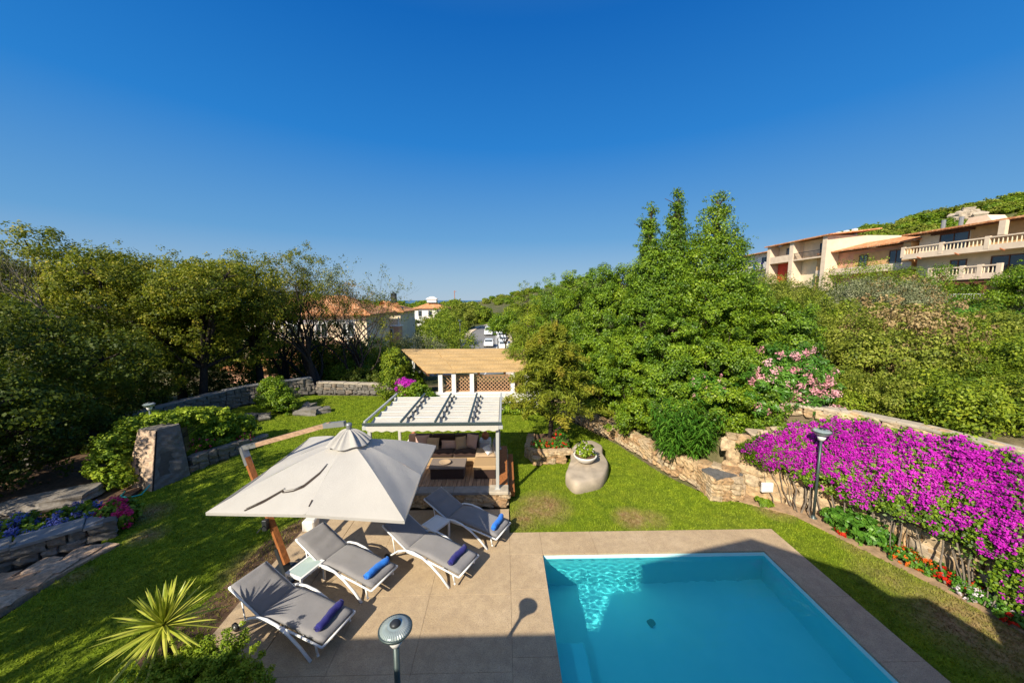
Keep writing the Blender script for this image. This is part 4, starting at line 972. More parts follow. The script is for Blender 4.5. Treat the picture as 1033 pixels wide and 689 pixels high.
# ---------------------------------------------------------------- trees on the right
def colblobs(x,y,z0,zt,r,spire=0):
    H=zt-z0; b=[(x,y,z0+.28*H,r,r,.32*H),(x+.1,y,z0+.58*H,r*.8,r*.8,.26*H)]
    if spire:
        b=[(x,y,z0+.25*H,r,r,.28*H),(x+.1,y,z0+.48*H,r*.8,r*.8,.18*H)]+[(x+.04*math.sin(k*2),y,z0+(.56+.06*k)*H,spire*(2.6-.32*k),spire*(2.6-.32*k),.065*H) for k in range(8)]*2
    else: b+=[(x-.2*r,y,z0+.82*H,r*.48,r*.48,.16*H),(x+.35*r,y+.1,z0+.74*H,r*.4,r*.4,.15*H)]
    return b
RT=[('laurel_tree','bushy green tree at the far left end of the tall green screen',1.9,23.5,6.7,1.9,0,'maquis2'),
 ('laurel_tree','leafy green tree between the first tree of the screen and the conifer top',3.2,21,7.15,1.8,0,'cypress'),
 ('laurel_tree','mid green tree rising left of the tall spires, third in the screen',4.15,18.8,7.5,1.7,0,'laurel'),
 ('laurel_tree','round topped green tree standing directly left of the leftmost spire',5.0,17.2,7.6,1.7,0,'cypress'),
 ('laurel_tree','green tree filling the gap behind the leftmost spire',6.0,16.9,7.5,1.4,0,'laurel'),
 ('spire_tree','slender dark green spire, leftmost and lowest of the three spires',6.3,15.0,9.3,1.35,.33,'cypress'),
 ('spire_tree','slender green spire in the middle of the three spires',7.3,14.8,9.7,1.35,.44,'cypress'),
 ('spire_tree','broad leafy spire, rightmost of the three spires',8.6,14.2,9.5,1.75,.8,'laurel'),
 ('laurel_tree','green tree standing behind and right of the broadest spire',9.7,14.5,6.7,1.4,0,'laurel'),
 ('laurel_tree','rounded green tree at the right end of the tall green screen',10.5,13.2,5.7,1.4,0,'cypress')]
for i,(nm,lb,x,y,zt,r_,sp,mt) in enumerate(RT):
    z0=gz(x,y)-.1; x=x-(.3 if sp else 0); bl=colblobs(x,y,z0+.2,zt,r_,sp)
    tree(nm,lb,'tree',(x,y,z0),bl,54000 if i>1 else 32000,mt,.078,.34 if not sp else .24,40+i,.13,'trees of the green screen',sprigs=.35,spread=.95,W=.048)
FT=[('yellow leaved shrub climbing over the retaining wall behind the boulder',(4.3,15.7),[(4.35,15.9,1.9,.9,1.0,1.5),(4.1,16.6,2.6,1.,1.,1.4)],24000,'laurel'),
 ('dense glossy shrub above the retaining wall right of the yellow leaved one',(5.3,13.9),[(5.25,14.1,2.2,1.1,1.1,1.7),(5.5,14.4,3.6,1.,1.,1.1),(4.9,13.2,1.3,.6,.6,.8)],30000,'laurel'),
 ('dense green shrub with its leaves hanging to the wall behind the ginger plant',(6.1,12.6),[(6.2,12.9,2.4,1.2,1.2,1.9),(6.4,13.2,4.1,1.1,1.0,1.1),(5.8,11.9,1.5,.6,.6,.9)],34000,'cypress'),
 ('tall green shrub right of the ginger plant below the broad spire',(7.5,12.2),[(7.6,12.4,2.7,1.3,1.2,2.0),(7.8,12.8,4.5,1.1,1.,1.2),(7.2,11.3,1.9,.8,.7,1.1)],36000,'laurel'),
 ('low green shrub between the broad spire and the pink oleander',(9.0,12.4),[(9.0,12.5,3.2,1.2,1.2,2.0),(8.3,10.9,2.3,.8,.7,.8)],26000,'laurel')]
for i,(lb,b,bl,n,mt) in enumerate(FT):
    shrub('evergreen_shrub',lb,'shrub',(b[0],b[1],gz(*b)-.1),bl,int(n*1.5),mt,.076,.27,70+i,'shrubs above the retaining wall',sprigs=.3,spread=.95,W=.045)
# ginger: long arching lance leaves
t=thing('ginger_plant','large clump of long pointed green leaves spilling over the retaining wall','plant',(5.9,11.25,gz(5.9,11.25)-.05))
g=np.random.default_rng(5); Vv=[];T=[]
for c in range(150):
    a=g.uniform(0,6.28); rr=g.random()**.5*.75; bx,by=5.85+rr*math.cos(a),11.15+rr*.8*math.sin(a); h=g.uniform(.9,2.3)*(1-.25*rr); lx,ly=math.cos(a)*.35*h*rr-.05,math.sin(a)*.35*h*rr-.18*h
    for k in range(16):
        s=.25+.75*k/15; p=np.array([bx+lx*s*s,by+ly*s*s,gz(bx,by) *0+.5+h*s]); q=g.uniform(0,6.28); L=g.uniform(.22,.38); d=np.array([math.cos(q),math.sin(q)*1.0,.35]); sd=np.array([-d[1],d[0],0])*.026
        m_=p+d*L*.5; e=p+d*L+np.array([0,0,-L*.55]); Vv+= [p,m_-sd,e,m_+sd]; T.append(g.random())
part('foliage',np_mesh('foliage',np.array(Vv),4,T),M['bright'],t)
# oleander
OB=[(8.9,11.3,3.0,1.15,1.0,1.2),(9.5,11.2,3.3,.9,.9,.9),(8.5,11.0,2.7,.7,.7,.8),(9.6,10.6,2.6,.8,.6,.6)]
t=shrub('oleander','oleander bush covered in clusters of pale pink flowers','shrub',(9.2,11.3,gz(9.2,11.3)-.1),OB,30000,'bright',.13,.2,91,W=.035,sprigs=.3)
part('blossom',blooms('blossom',OB,85,42,.055,92,.145,None,(-.55,-.75,.3),.12),M['pinkf'],t)
t=shrub('oleander','green bush with a few scattered pink flowers above the ginger plant','shrub',(7.0,11.7,gz(7.,11.7)-.1),[(6.9,11.7,2.7,.6,.5,.5)],5000,'bright',.13,.2,93,W=.035)
part('blossom',blooms('blossom',[(6.9,11.6,2.8,.65,.5,.5)],14,14,.05,94,.07),M['pinkf'],t)

# ---------------------------------------------------------------- bougainvillea draped over the rock face
TOPL=np.array([(6.6,9.95,1.2),(7.25,10.0,1.5),(8.3,9.75,2.1),(9.1,9.05,2.35),(9.5,8.3,2.4),(9.75,7.4,2.55),(9.95,6.4,2.5),(10.2,5.4,2.45),(10.6,4.0,2.4),(11,2.2,2.4)])
BOTL=np.array([(6.8,9.85,1.1),(7.5,9.5,1.05),(8.2,9.0,.85),(8.7,8.2,.75),(8.9,7.4,.9),(9.1,6.6,.85),(9.25,5.9,.35),(9.55,5.1,.12),(9.85,4.0,.05),(10.2,2.2,.05)])
def drape(g,n,thk):
    s=g.uniform(0,len(TOPL)-1.001,n); i=s.astype(int); f=(s-i)[:,None]; a=TOPL[i]*(1-f)+TOPL[i+1]*f; b=BOTL[i]*(1-f)+BOTL[i+1]*f
    t_=g.random(n)[:,None]**.9; P=a*(1-t_)+b*t_; out=(b-a); out[:,2]=0; out/=np.linalg.norm(out,axis=1,keepdims=True)
    lump=.5+.5*np.sin(s*5.1+t_[:,0]*4)*np.cos(s*2.3-t_[:,0]*7+1.1)
    bul=np.sin(np.pi*np.clip(t_,.02,1))[:,0]*.28+.13+.22*lump
    P=P+out*(bul*g.uniform(.75,1.03,n)*thk)[:,None]; P[:,2]+=.30*(1-t_[:,0])**2*(.4+lump)-.06*lump
    P+=g.normal(size=(n,3))*.04; return P,out,s,t_[:,0],lump
t=thing('bougainvillea','huge bougainvillea in magenta bloom cascading over the sandstone wall','bougainvillea',(9.2,7.5,.2))
g=np.random.default_rng(11)
def bare(P): # rock left uncovered: low in the middle and at the left foot
    x,y,z=P.T; return ((z<.95-.0*x)&(x<9.25)&(y>5.9)&(y<7.7))|((z<1.15)&(y>8.3)&(np.sin(x*9+z*7)+np.cos(y*11)>-.6))|((z<.5)&(y>8.0))
P,out,s,tt,lump=drape(g,72000,1.0); k=~bare(P)|(g.random(len(P))<.05); P,out,s,tt=P[k],out[k],s[k],tt[k]
part('foliage',np_mesh('foliage',leafquads(P-out*.03,out+np.array([0,0,.7])+g.normal(size=P.shape)*.5,.07,.045,g),4,np.clip(g.random(len(P))*.9,0,1)),M['laurel'],t)
C,out,s,tt,lump=drape(g,11500,1.05); pr=np.clip(1.22-1.4*tt-.25*(s>4.2)*tt+.35*np.sin(s*6)*np.cos(tt*9+s*3)+.2*np.sin(s*17+tt*23),.04,.95); k=(g.random(len(C))<pr)&(~bare(C)|(g.random(len(C))<.1)); C,out=C[k],out[k]
per=14; nn=len(C)*per; cl=np.repeat(g.random(len(C)),per); P=np.repeat(C+out*.05,per,0)+rdir(g,nn)*(.062*g.random((nn,1))**.4)
part('blossom',np_mesh('blossom',leafquads(P,np.repeat(out,per,0)+np.array([0,0,.6])+g.normal(size=P.shape)*.6,.036,.032,g),4,np.clip(.6*cl+.5*g.random(nn),0,1)),M['magenta'],t)
mb=MB()
for i in range(34):
    k=g.uniform(1.0,6.8); j=int(k); f=k-j; a=TOPL[j]*(1-f)+TOPL[j+1]*f; b=BOTL[j]*(1-f)+BOTL[j+1]*f; o=(b-a); o[2]=0; o/=np.linalg.norm(o); b=b.copy(); b[2]=.05; b+=o*.12; b[:2]+=g.normal(size=2)*.1
    b=b+o*.25*g.random(); m1=a*.3+b*.7+o*.05+g.normal(size=3)*.17; m2=a*.65+b*.35+o*.1+g.normal(size=3)*.2
    q5=[b*(1-u)**3+3*m1*u*(1-u)**2+3*m2*u*u*(1-u)+a*u**3+g.normal(size=3)*.02 for u in np.linspace(0,1,9)]; w5=g.uniform(.4,1.); mb.tube(q5,[.024*w5*(1-.06*j_) for j_ in range(9)],5,caps=False)
part('stem',mb,M['palebark'],t,True)

# flower bed along the foot of the rock face
FB=[('leafy green plant with broad leaves at the foot of the bougainvillea','bright',None,(8.62,7.75),.42,.42,'leafy_plant'),
 ('leafy green plant right of the garden lamp foot under the bougainvillea','bright',None,(8.50,8.25),.30,.34,'leafy_plant'),
 ('orange flowering clump, larger of the two beside the leafy green plant','bright','orangef',(8.78,7.05),.25,.20,'geranium'),
 ('orange flowering clump directly before the first red geranium','bright','orangef',(8.90,6.72),.2,.18,'geranium'),
 ('bright red geranium nearest to the orange flowering clumps','bright','redf',(8.98,6.45),.2,.2,'geranium'),
 ('red geranium in the middle of the flower bed under the bare rock','bright','redf',(9.12,6.20),.18,.2,'geranium'),
 ('white flowering clump in front of the bare rock in the bed','bright','whitef',(8.98,6.05),.22,.16,'geranium'),
 ('white and pale pink clump beside the lawn edge, past the rock','bright','whitef',(9.18,5.70),.22,.17,'geranium'),
 ('low red geranium at the lawn edge beside the white clumps','bright','redf',(9.02,5.55),.17,.14,'geranium'),
 ('red geranium in the shade near the right edge of the lawn','bright','redf',(9.38,5.15),.22,.17,'geranium'),
 ('small white flower clump in the shaded end of the bed','bright','whitef',(9.25,4.95),.15,.12,'geranium'),
 ('dark red geranium at the shaded right end of the bed','bright','redf',(9.55,4.7),.25,.2,'geranium'),
 ('small red flower clump at the left foot of the leafy plant','bright','redf',(8.28,7.95),.13,.12,'geranium'),
 ('tiny green plant in the bare soil under the meter cabinet','laurel',None,(7.25,9.25),.12,.1,'leafy_plant')]
for i,(lb,m1,m2,(x,y),r_,h_,nm) in enumerate(FB):
    t=thing(nm,lb,'plant' if m2 is None else 'flowers',(x,y,.02),0,'plants in the bed below the bougainvillea' if m2 else None)
    B=[(0,0,h_*.6,r_,r_,h_*.7),(r_*.5,-r_*.4,h_*.4,r_*.6,r_*.6,h_*.5)]
    obj('foliage',crown('foliage',B,1500 if m2 else 3600,.055 if m2 else .12,.04 if m2 else .055,.08,200+i,sprigs=.3),M[m1],t)
    if m2: obj('blossom',blooms('blossom',B,60,12,.036,230+i,.035,None,(-.6,-.4,.8),-.2),M[m2],t)

# ---------------------------------------------------------------- left side: beds, ivy, yucca
BI=[(-12.1,11.9,1.55,.75,.65,.35),(-11.5,11.9,1.7,.6,.5,.22),(-12.3,11.2,1.1,.6,.6,.6),(-12.1,10.7,.6,.55,.45,.55),(-11.7,10.5,.3,.4,.3,.3),(-11.3,12.5,1.6,.8,.6,.25),(-10.9,13.1,1.5,.7,.5,.22)]
shrub('ivy','bright green ivy spilling over the tall grey stone block','ivy',(-11.9,11.0,0),BI,20000,'hedge',.085,.13,301,W=.06,sprigs=.1)
shrub('flowering_shrub','dark bush with small pink flowers in the raised bed behind the grey block','shrub',(-10.9,13.0,.2),[(-10.6,12.9,.8,.5,.6,.5),(-10.5,13.8,.8,.7,.6,.5)],8000,'laurel',.09,.15,302)
t=thing('petunias','pink and violet flowers at the tip of the raised rockery bed','flowers',(-10.0,13.5,.3)); B=[(-9.95,13.5,.45,.25,.35,.18),(-10.6,12.3,.7,.35,.3,.3)]
part('foliage',crown('foliage',B,1500,.06,.035,.08,303),M['laurel'],t); part('blossom',blooms('blossom',B,26,10,.04,304,.04,None,(.2,-.8,.6),0),M['hotpink'],t)
HY=[('bluef','blue hydrangea bush nearest the left picture edge',(-12.1,7.9),.5),('bluef','full blue hydrangea bush with the most flower heads',(-11.3,8.1),.5),('bluef','blue hydrangea bush with few heads next to the pink one',(-10.6,8.55),.42),('hotpink','hot pink hydrangea bush at the end of the low grey wall',(-9.85,8.75),.36)]
for i,(m2,lb,(x,y),r_) in enumerate(HY):
    t=thing('hydrangea',lb,'hydrangea',(x,y,.02),0,'hydrangeas behind the low grey wall'); B=[(0,0,.32,r_,r_,.30),(-r_*.5,.1,.3,r_*.6,r_*.6,.26),(r_*.6,-.1,.24,r_*.6,r_*.6,.24)]
    obj('foliage',crown('foliage',B,3200,.11,.07,.12,310+i),M['laurel'],t); obj('blossom',blooms('blossom',B,20,110,.045,320+i,.125,None,(.5,-.5,.8),.1),M[m2],t)
def yucca(name,label,c,stem,n,L,seed,m='yucca'):
    t=thing(name,label,'yucca',(c[0],c[1],0)); g=np.random.default_rng(seed)
    mb=MB(); mb.tube([(c[0],c[1],-.05),(c[0]+.02,c[1],stem*.5),c],[.07,.06,.05],8); part('stem',mb,M['bark'],t,True)
    Vv=[];T=[];w=.029
    for k in range(n):
        a=k*2.399; el=R(-38+125*(k/n)**.8)+g.normal()*.08; l=L*g.uniform(.8,1.1)*(1-.25*(k/n)); d=Vector((math.cos(a)*math.cos(el),math.sin(a)*math.cos(el),math.sin(el))); s=Vector((-math.sin(a),math.cos(a),0)); u=s.cross(d)
        prev=None
        for j in range(6):
            f=j/5; p=Vector(c)+d*l*f+Vector((0,0,-.14*l*f*f*math.cos(el)))+Vector((0,0,.03)); ww=w*(.55+1.6*f-2.1*f*f) if f<1 else .0015; cur=(p-s*ww+u*ww*.35,p,p+s*ww+u*ww*.35)
            if prev:
                Vv+=[prev[0],prev[1],cur[1],cur[0],prev[1],prev[2],cur[2],cur[1]]; q=g.uniform(.35,.75)+.25*f; T+=[q,q-.25]
            prev=cur
    part('leaves',np_mesh('leaves',np.array([tuple(v) for v in Vv]),4,np.clip(T,0,1)),M[m],t)
yucca('yucca','spiky yellow green yucca beside the nearest sun lounger',(-4.82,4.66,1.12),1.12,88,.76,7)
shrub('bush','bushy small leaved shrub at the bottom edge beside the terrace',"shrub",(-3.95,4.15,0),[(-4.1,4.3,.45,.6,.5,.45),(-3.5,4.1,.5,.5,.4,.42),(-4.6,4.1,.5,.55,.45,.5),(-3.9,4.45,.75,.45,.3,.3),(-4.5,4.5,.6,.35,.3,.35)],70000,'hedge',.032,.10,331,sprigs=.6,W=.019)
t=thing('ground_cover','dark strappy leaved clump on the lawn left of the yucca','plant',(-5.6,4.3,0)); g=np.random.default_rng(8); n=900; bx=g.normal(size=n)*.45-5.7; by=g.normal(size=n)*.25+4.25; a=g.uniform(0,6.28,n); h=g.uniform(.15,.35,n)
b=np.stack([bx,by,0*bx],1); wv=np.stack([np.cos(a),np.sin(a),0*a],1)*.008; tip=b+np.stack([-np.sin(a)*h*.6,np.cos(a)*h*.6,h],1); part('leaves',np_mesh('leaves',np.stack([b-wv,b+wv,tip],1).reshape(-1,3),3,g.random(n)*.5),M['bright'],t)
shrub('evergreen_shrub','round dark leaved shrub on the lawn before the rear boundary wall','shrub',(-11.4,17.9,0),[(-11.7,17.9,.9,.8,.7,.75),(-11.0,17.8,.55,.7,.6,.5),(-11.9,18.2,1.3,.5,.5,.5)],14000,'laurel',.09,.2,341,'shrubs near the rear boundary wall')
mb=MB()
for i,(x,y,a,b_,c_) in enumerate([(-9.9,17.7,.55,.3,.22),(-9.3,17.9,.4,.25,.15),(-10.3,18.2,.5,.3,.25),(-11.6,17.0,.4,.25,.14),(-12.3,17.2,.35,.2,.14)]):
    mb=MB(); mb.rock((x,y,.08),a,b_,c_,i*.7,i*3.3,.3,.16,3); tag(obj('boulder',mb,M['greystone']),['long low boulder, largest beside the rear lawn shrub','flat boulder at the tip of the rear rock group','upright boulder touching the rear lawn shrub','small boulder in front of the rear lawn shrub','small boulder left of the rear lawn shrub'][i],'boulder','boulders around the rear lawn shrub')
# ---------------------------------------------------------------- oaks on the left
def oakblobs(x,y,z0,zt,r,seed,k=7,low=.25):
    g=np.random.default_rng(seed); H=zt-z0; b=[(x,y,z0+.62*H,r*.75,r*.75,.30*H)]
    for i in range(k):
        a=i*2.4+g.random(); q=g.uniform(.45,.75)*r; f=g.uniform(low,.86); s=g.uniform(.34,.55)*r
        b.append((x+q*math.cos(a),y+q*math.sin(a),z0+f*H,s,s,s*.7))
    b.append((x+g.normal()*.3,y,zt-.18*H,r*.45,r*.45,.16*H)); return b
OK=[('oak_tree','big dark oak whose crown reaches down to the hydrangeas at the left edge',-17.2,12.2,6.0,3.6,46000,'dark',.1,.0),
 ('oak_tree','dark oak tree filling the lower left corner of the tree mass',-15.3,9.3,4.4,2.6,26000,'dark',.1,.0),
 ('oak_tree','tall oak with a patch of bare grey twigs in its crown',-22.8,18.2,9.5,3.6,44000,'oak',.11,.15),
 ('oak_tree','oak tree right of the bare twig patch, with a golden lit top',-19.0,17.6,8.3,3.2,40000,'oak',.11,.1),
 ('oak_tree','oak behind the grey stone block with a rounded golden green crown',-18.8,20.8,8.7,3.4,40000,'oak',.11,.2),
 ('oak_tree','oak with a dark trunk standing in front of the rear boundary wall',-15.9,18.9,8.0,3.0,40000,'oak',.11,.36),
 ('oak_tree','oak with thinning yellowish crown left of the bare trees',-15.0,21.8,8.7,2.8,26000,'oak',.11,.3)]
for i,(nm,lb,x,y,zt,r_,n,mt,L,low) in enumerate(OK):
    tree(nm,lb,'tree',(x,y,gz(x,y)-.1),oakblobs(x,y,.3,zt,r_,500+i,8,low),n,mt,L,.34,510+i,.2,'oaks along the left side',barkm='darkbark',sprigs=.3,W=.07)
# bare grey twigs inside the tall oak
t=thing('dead_bush','patch of bare grey twigs showing in the left oak crown','dead tree',(-18.5,14.9,5.0)); g=np.random.default_rng(77); mb=MB(); tips=[]
for k in range(6): grow(mb,(-18.5+g.normal()*.5,14.9,5.0),(g.normal()*.7+.3,-.6,.8),.95,.04,5,g,tips,.55,(2,3),.2,.6,.1,5)
part('twigs',mb,M['palebark'],t)
def baretree(name,label,base,H,r,seed,leafn,mat='oak',depth=6,lean=(0,0),n0=3):
    g=np.random.default_rng(seed); t=thing(name,label,'tree',base,0,'half bare trees by the rear boundary wall'); mb=MB(); tips=[]
    for k in range(n0):
        grow(mb,(base[0]+g.normal()*.12,base[1]+g.normal()*.1,base[2]),(lean[0]+g.normal()*.28,lean[1]+g.normal()*.2,1.),H*.34,r*(1-.15*k),depth,g,tips,.55,(2,3),.28,.62,.22,7)
    part('trunk',mb,M['darkbark'],t,True)
    if leafn:
        tp=np.array([tuple(p) for p,d in tips]); sel=tp[g.random(len(tp))<.55]; sel=sel[sel[:,2]>base[2]+H*.3]; P=sel[g.integers(0,len(sel),leafn)]+g.normal(size=(leafn,3))*.11
        part('crown',np_mesh('crown',leafquads(P,g.normal(size=P.shape)+np.array([0,0,.5]),.10,.055,g),4,g.random(leafn)),M[mat],t)
baretree('bare_tree','half bare tree with a thick dark double trunk right of the others',(-12.0,22.8,-.2),6.9,.30,21,9000)
baretree('bare_tree','half bare tree with thin leaning trunks left of the thick dark one',(-14.6,24.4,-.4),7.2,.17,22,12000)
baretree('bare_tree','nearly leafless tree with a spreading fan of thin branches at the back',(-10.6,26.0,-.6),6.6,.2,23,4000)
baretree('bare_tree','dark bare tree with a dense twiggy crown before the middle of the long house',(-12.9,24.0,-.3),6.6,.16,25,2500,'dark')
baretree('bare_tree','slim dark bare tree nearest to the right end of the long house roof',(-10.2,24.3,-.3),5.8,.14,26,2500,'dark')
baretree('bare_tree','pale trunked tree with reddish thin branches beside the terracotta roof',(-13.6,27.5,-.6),7.2,.18,24,6000,'dry')
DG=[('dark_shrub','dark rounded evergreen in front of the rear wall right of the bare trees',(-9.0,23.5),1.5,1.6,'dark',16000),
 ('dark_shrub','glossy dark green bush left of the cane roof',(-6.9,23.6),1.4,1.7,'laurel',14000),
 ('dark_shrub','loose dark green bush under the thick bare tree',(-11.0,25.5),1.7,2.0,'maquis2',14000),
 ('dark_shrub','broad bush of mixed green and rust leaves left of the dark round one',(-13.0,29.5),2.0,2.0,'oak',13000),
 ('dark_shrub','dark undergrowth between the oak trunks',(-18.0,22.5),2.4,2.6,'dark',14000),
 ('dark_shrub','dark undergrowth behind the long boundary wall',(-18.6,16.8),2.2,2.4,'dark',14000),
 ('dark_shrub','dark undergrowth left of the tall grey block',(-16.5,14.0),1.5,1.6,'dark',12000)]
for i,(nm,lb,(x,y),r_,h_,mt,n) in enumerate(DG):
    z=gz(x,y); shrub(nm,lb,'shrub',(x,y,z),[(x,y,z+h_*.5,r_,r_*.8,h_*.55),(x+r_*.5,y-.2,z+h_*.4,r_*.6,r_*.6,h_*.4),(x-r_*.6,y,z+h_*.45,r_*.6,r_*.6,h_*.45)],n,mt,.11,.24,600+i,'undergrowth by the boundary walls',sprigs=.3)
# trees just outside the frame to the left that throw the dappled shade over the lawn
SH=[(-13.0,2.6,6.8,2.3),(-11.6,-1.6,8.4,2.5),(-13.2,5.0,7.6,1.8),(-10.6,-6.0,9.6,2.6),(-14.6,-3.0,9.2,2.6),(-19.0,1.0,8.6,2.2),(-10.7,1.5,8.9,2.3),(-13.8,-.2,9.6,2.3)]
for i,(x,y,zt,r_) in enumerate(SH):
    tree('oak_tree','oak outside the left edge of the picture, number %s from the pool side'%['two','three','one','five','four','six','seven','eight'][i],'tree',(x,y,-.1),[tuple(list(b[:3])+[b[3]*.8,b[4]*.8,b[5]*.8]) for b in oakblobs(x,y,1.4,zt,r_,560+i,7,.3)],3300,'oak',.15,.28,570+i,.16,'oaks along the left side',sprigs=.3,W=.075)

# ---------------------------------------------------------------- hillside scrub
def protobush(seed,n,mat,L,k=3,W=None,tw=False):
    g=np.random.default_rng(seed); B=[(0,0,.55,.95,.95,.62)]
    for i in range(k): a=i*2.2+seed; B.append((.7*math.cos(a),.7*math.sin(a),.4+.35*g.random(),.5,.5,.42))
    return crown('foliage',B,n,L,W,.22,seed,sprigs=.35)
stem=MB()
for k in range(7): stem.tube([(0,0,-.3),(math.cos(k)*.25,math.sin(k)*.25,.35),(math.cos(k)*.55,math.sin(k)*.55,.7)],[.04,.025,.01],4,caps=False)
STEM=stem.mesh('stem')
VAR=[('maquis','yellowish green'),('maquis2','fresh green'),('olive','grey green'),('dry','dry brown'),('maquis','olive yellow')]
PM=[]
for i,(m_,w_) in enumerate(VAR): PM.append((protobush(700+i,15000,m_,.062,3+i%2,.038),m_,w_))
def bush(x,y,sx,sz,v,lb,name='scrub_bush',grp='scrub bushes on the hillside',dz=0):
    t=thing(name,lb,'bush',(x,y,gz(x,y)-.15+dz),random.random()*6.28,grp); t.scale=(sx,sx,sz)
    obj('foliage',PM[v][0],M[PM[v][1]],t); obj('stem',STEM,M['bark'],t)
    return t
g=random.Random(99); cnt=0
def zone(p,w): 
    a='left' if p<860 else ('middle' if p<950 else 'right'); b='lowest' if w<12 else ('lower' if w<17 else ('middle' if w<24 else 'upper')); return a,b
rowsw=[8.9,10.6,12.8,15.4,18.6,22.5,27,32.5,39]
for ri,w_ in enumerate(rowsw):
    step=w_*.145 if w_>12 else 1.5
    u=max(.78*w_ if w_>9 else .95*w_, 0); u=max(u,8.6 if w_<12 else 0); 
    if w_<9.5: u=10.6
    while u<1.55*w_+1:
        p=516.5+u/w_*360; x,y=u*math.cos(YAW)+w_*math.sin(YAW),w_*math.cos(YAW)-u*math.sin(YAW); x+=g.uniform(-.3,.3); y+=g.uniform(-.3,.3)
        d=float(polydist(np.array([x]),np.array([y]),WALL)[0][0])
        if d>2.6 and x<45.5 and not (p>928 and w_>21):
            pat=math.sin(x*.55+1.7)*math.cos(y*.6)+.4*g.uniform(-1,1); v=3 if pat>.72 else 2 if pat<-.72 else g.choice([0,4]) if pat>.0 else g.choice([1,1,0])
            if w_<11: v=g.choice([1,1,0,4])
            s=w_*.068*g.uniform(.6,1.65)+.25; s=min(s,2.9)
            hz=s*g.uniform(.8,1.35); 
            if p>905 and w_>18: hz*=.62
            a,b=zone(p,w_); bush(x,y,s,hz,v,'%s scrub bush in the %s rows of the hillside, %s part'%(PM[v][2],b,a)); cnt+=1
        u+=step*g.uniform(.85,1.15)
# named larger shrubs on the slope
def P3(px_,y_,w_): x,yy=at(px_,w_); d=y_-303; return x,yy,5.7-d*w_/356
BG=[('grey green olive bush, widest of the slope, below the left apartment block',880,277,25,2.6,'olive',30000,.10),
 ('rounded green carob tree under the middle apartment roof',868,258,32,3.6,'maquis2',26000,.12),
 ('green tree directly left of the lower balcony of the near apartments',932,266,33,2.6,'laurel',20000,.12),
 ('bright green leafy shrub at the right edge under the balcony',1015,318,22,2.8,'laurel',24000,.12),
 ('glossy green tree at the right edge in front of the balconies',1034,262,27,1.8,'laurel',22000,.13),
 ('green tree below the near apartment balcony, left of the bright shrub',962,308,24,2.6,'bright',20000,.12),
 ('yellowish bush standing in front of the far left white apartments',768,272,40,3.0,'maquis',18000,.14),
 ('rounded bush below the red balcony wall of the left block',815,284,36,3.0,'maquis',20000,.13),
 ('wide yellow green bush right of the tall green screen',800,288,20,2.4,'maquis',26000,.09),
 ('wide tan and green bush above the pink oleander',843,312,16,2.1,'maquis',26000,.085),
 ('dry brown bush with yellow tips above the oleander on the right',905,342,13.6,1.5,'dry',22000,.05),
 ('broad russet bush on the right of the hillside',975,338,15,2.1,'maquis',30000,.06),
 ('broad yellow green bush right of the russet one at the picture edge',1030,345,15,2.0,'maquis',22000,.08),
 ('domed yellow green bush between the olive bush and the dry brown one',930,322,17.5,2.1,'maquis',24000,.08),
 ('dark green bush in the hollow right of the russet bush',1005,372,12.2,1.2,'laurel',14000,.07),
 ('low fresh green bush over the left end of the pale parapet',860,392,11.3,1.1,'maquis2',14000,.07)]
for i,(lb,p,ytop,w_,r_,mt,n,L) in enumerate(BG):
    x,y,zt=P3(p,ytop,w_); z=gz(x,y)-.3; h_=zt-z
    if mt=='dry': mt2='maquis'
    g2=np.random.default_rng(800+i); B=[(x,y,z+h_*.5,r_,r_,h_*.46)]
    for k in range(4): a=k*1.6+i; B.append((x+r_*.7*math.cos(a),y+r_*.7*math.sin(a),z+h_*g2.uniform(.35,.62),r_*.55,r_*.55,h_*.33))
    tree('hillside_tree',lb,'tree',(x,y,z),B,n,mt,L,.085*w_**.5*1.1,820+i,.12,'larger trees and bushes on the hillside',sprigs=.3)

# ---------------------------------------------------------------- apartment blocks on the hill
def frame(o,a): return Matrix.Translation(o)@Matrix.Rotation(a,4,'Z')
def tileroof(mb,x0,x1,y0,y1,z0,z1,m,pitch=.28):
    """corrugated barrel-tile sheet falling towards y0 (the facade)"""
    nx=max(4,int((x1-x0)/pitch)*4)
    def f(u,v): x=x0+(x1-x0)*u; q=m@Vector((x,y0+(y1-y0)*v,z0+(z1-z0)*v+.05*abs(math.sin(math.pi*(x-x0)/pitch)))); return tuple(q)
    mb.grid(f,nx,6,thick=.16)
def window(root,m,x0,x1,z0,z1,wood='brownwood',panes=2,dep=.0):
    fr=MB(); b=.09; Y0,Y1=-.05-dep,.03-dep
    for a in ((x0,x1,z0,z0+b),(x0,x1,z1-b,z1),(x0,x0+b,z0+b,z1-b),(x1-b,x1,z0+b,z1-b)): fr.box(a[0],a[1],Y0,Y1,a[2],a[3],m)
    for k in range(1,panes): xm=x0+(x1-x0)*k/panes; fr.box(xm-.04,xm+.04,Y0,Y1,z0+b,z1-b,m)
    w_=part('window',fr,M[wood],root); p=MB(); p.box(x0+b,x1-b,-.015-dep,-.004-dep,z0+b,z1-b,m); part('pane',p,M['glass'],w_)
def balus(mb,m,x0,x1,y,z0,z1,sp=.3,r=.038):
    x=x0+sp/2
    while x<x1: mb.tube([m@Vector((x,y,z0)),m@Vector((x,y,(z0+z1)/2-.1)),m@Vector((x,y,z1))],[r,r*1.25,r*.8],5,caps=False); x+=sp
A90=-math.pi/2  # local +x runs towards the camera, local +y into the building (+X world)
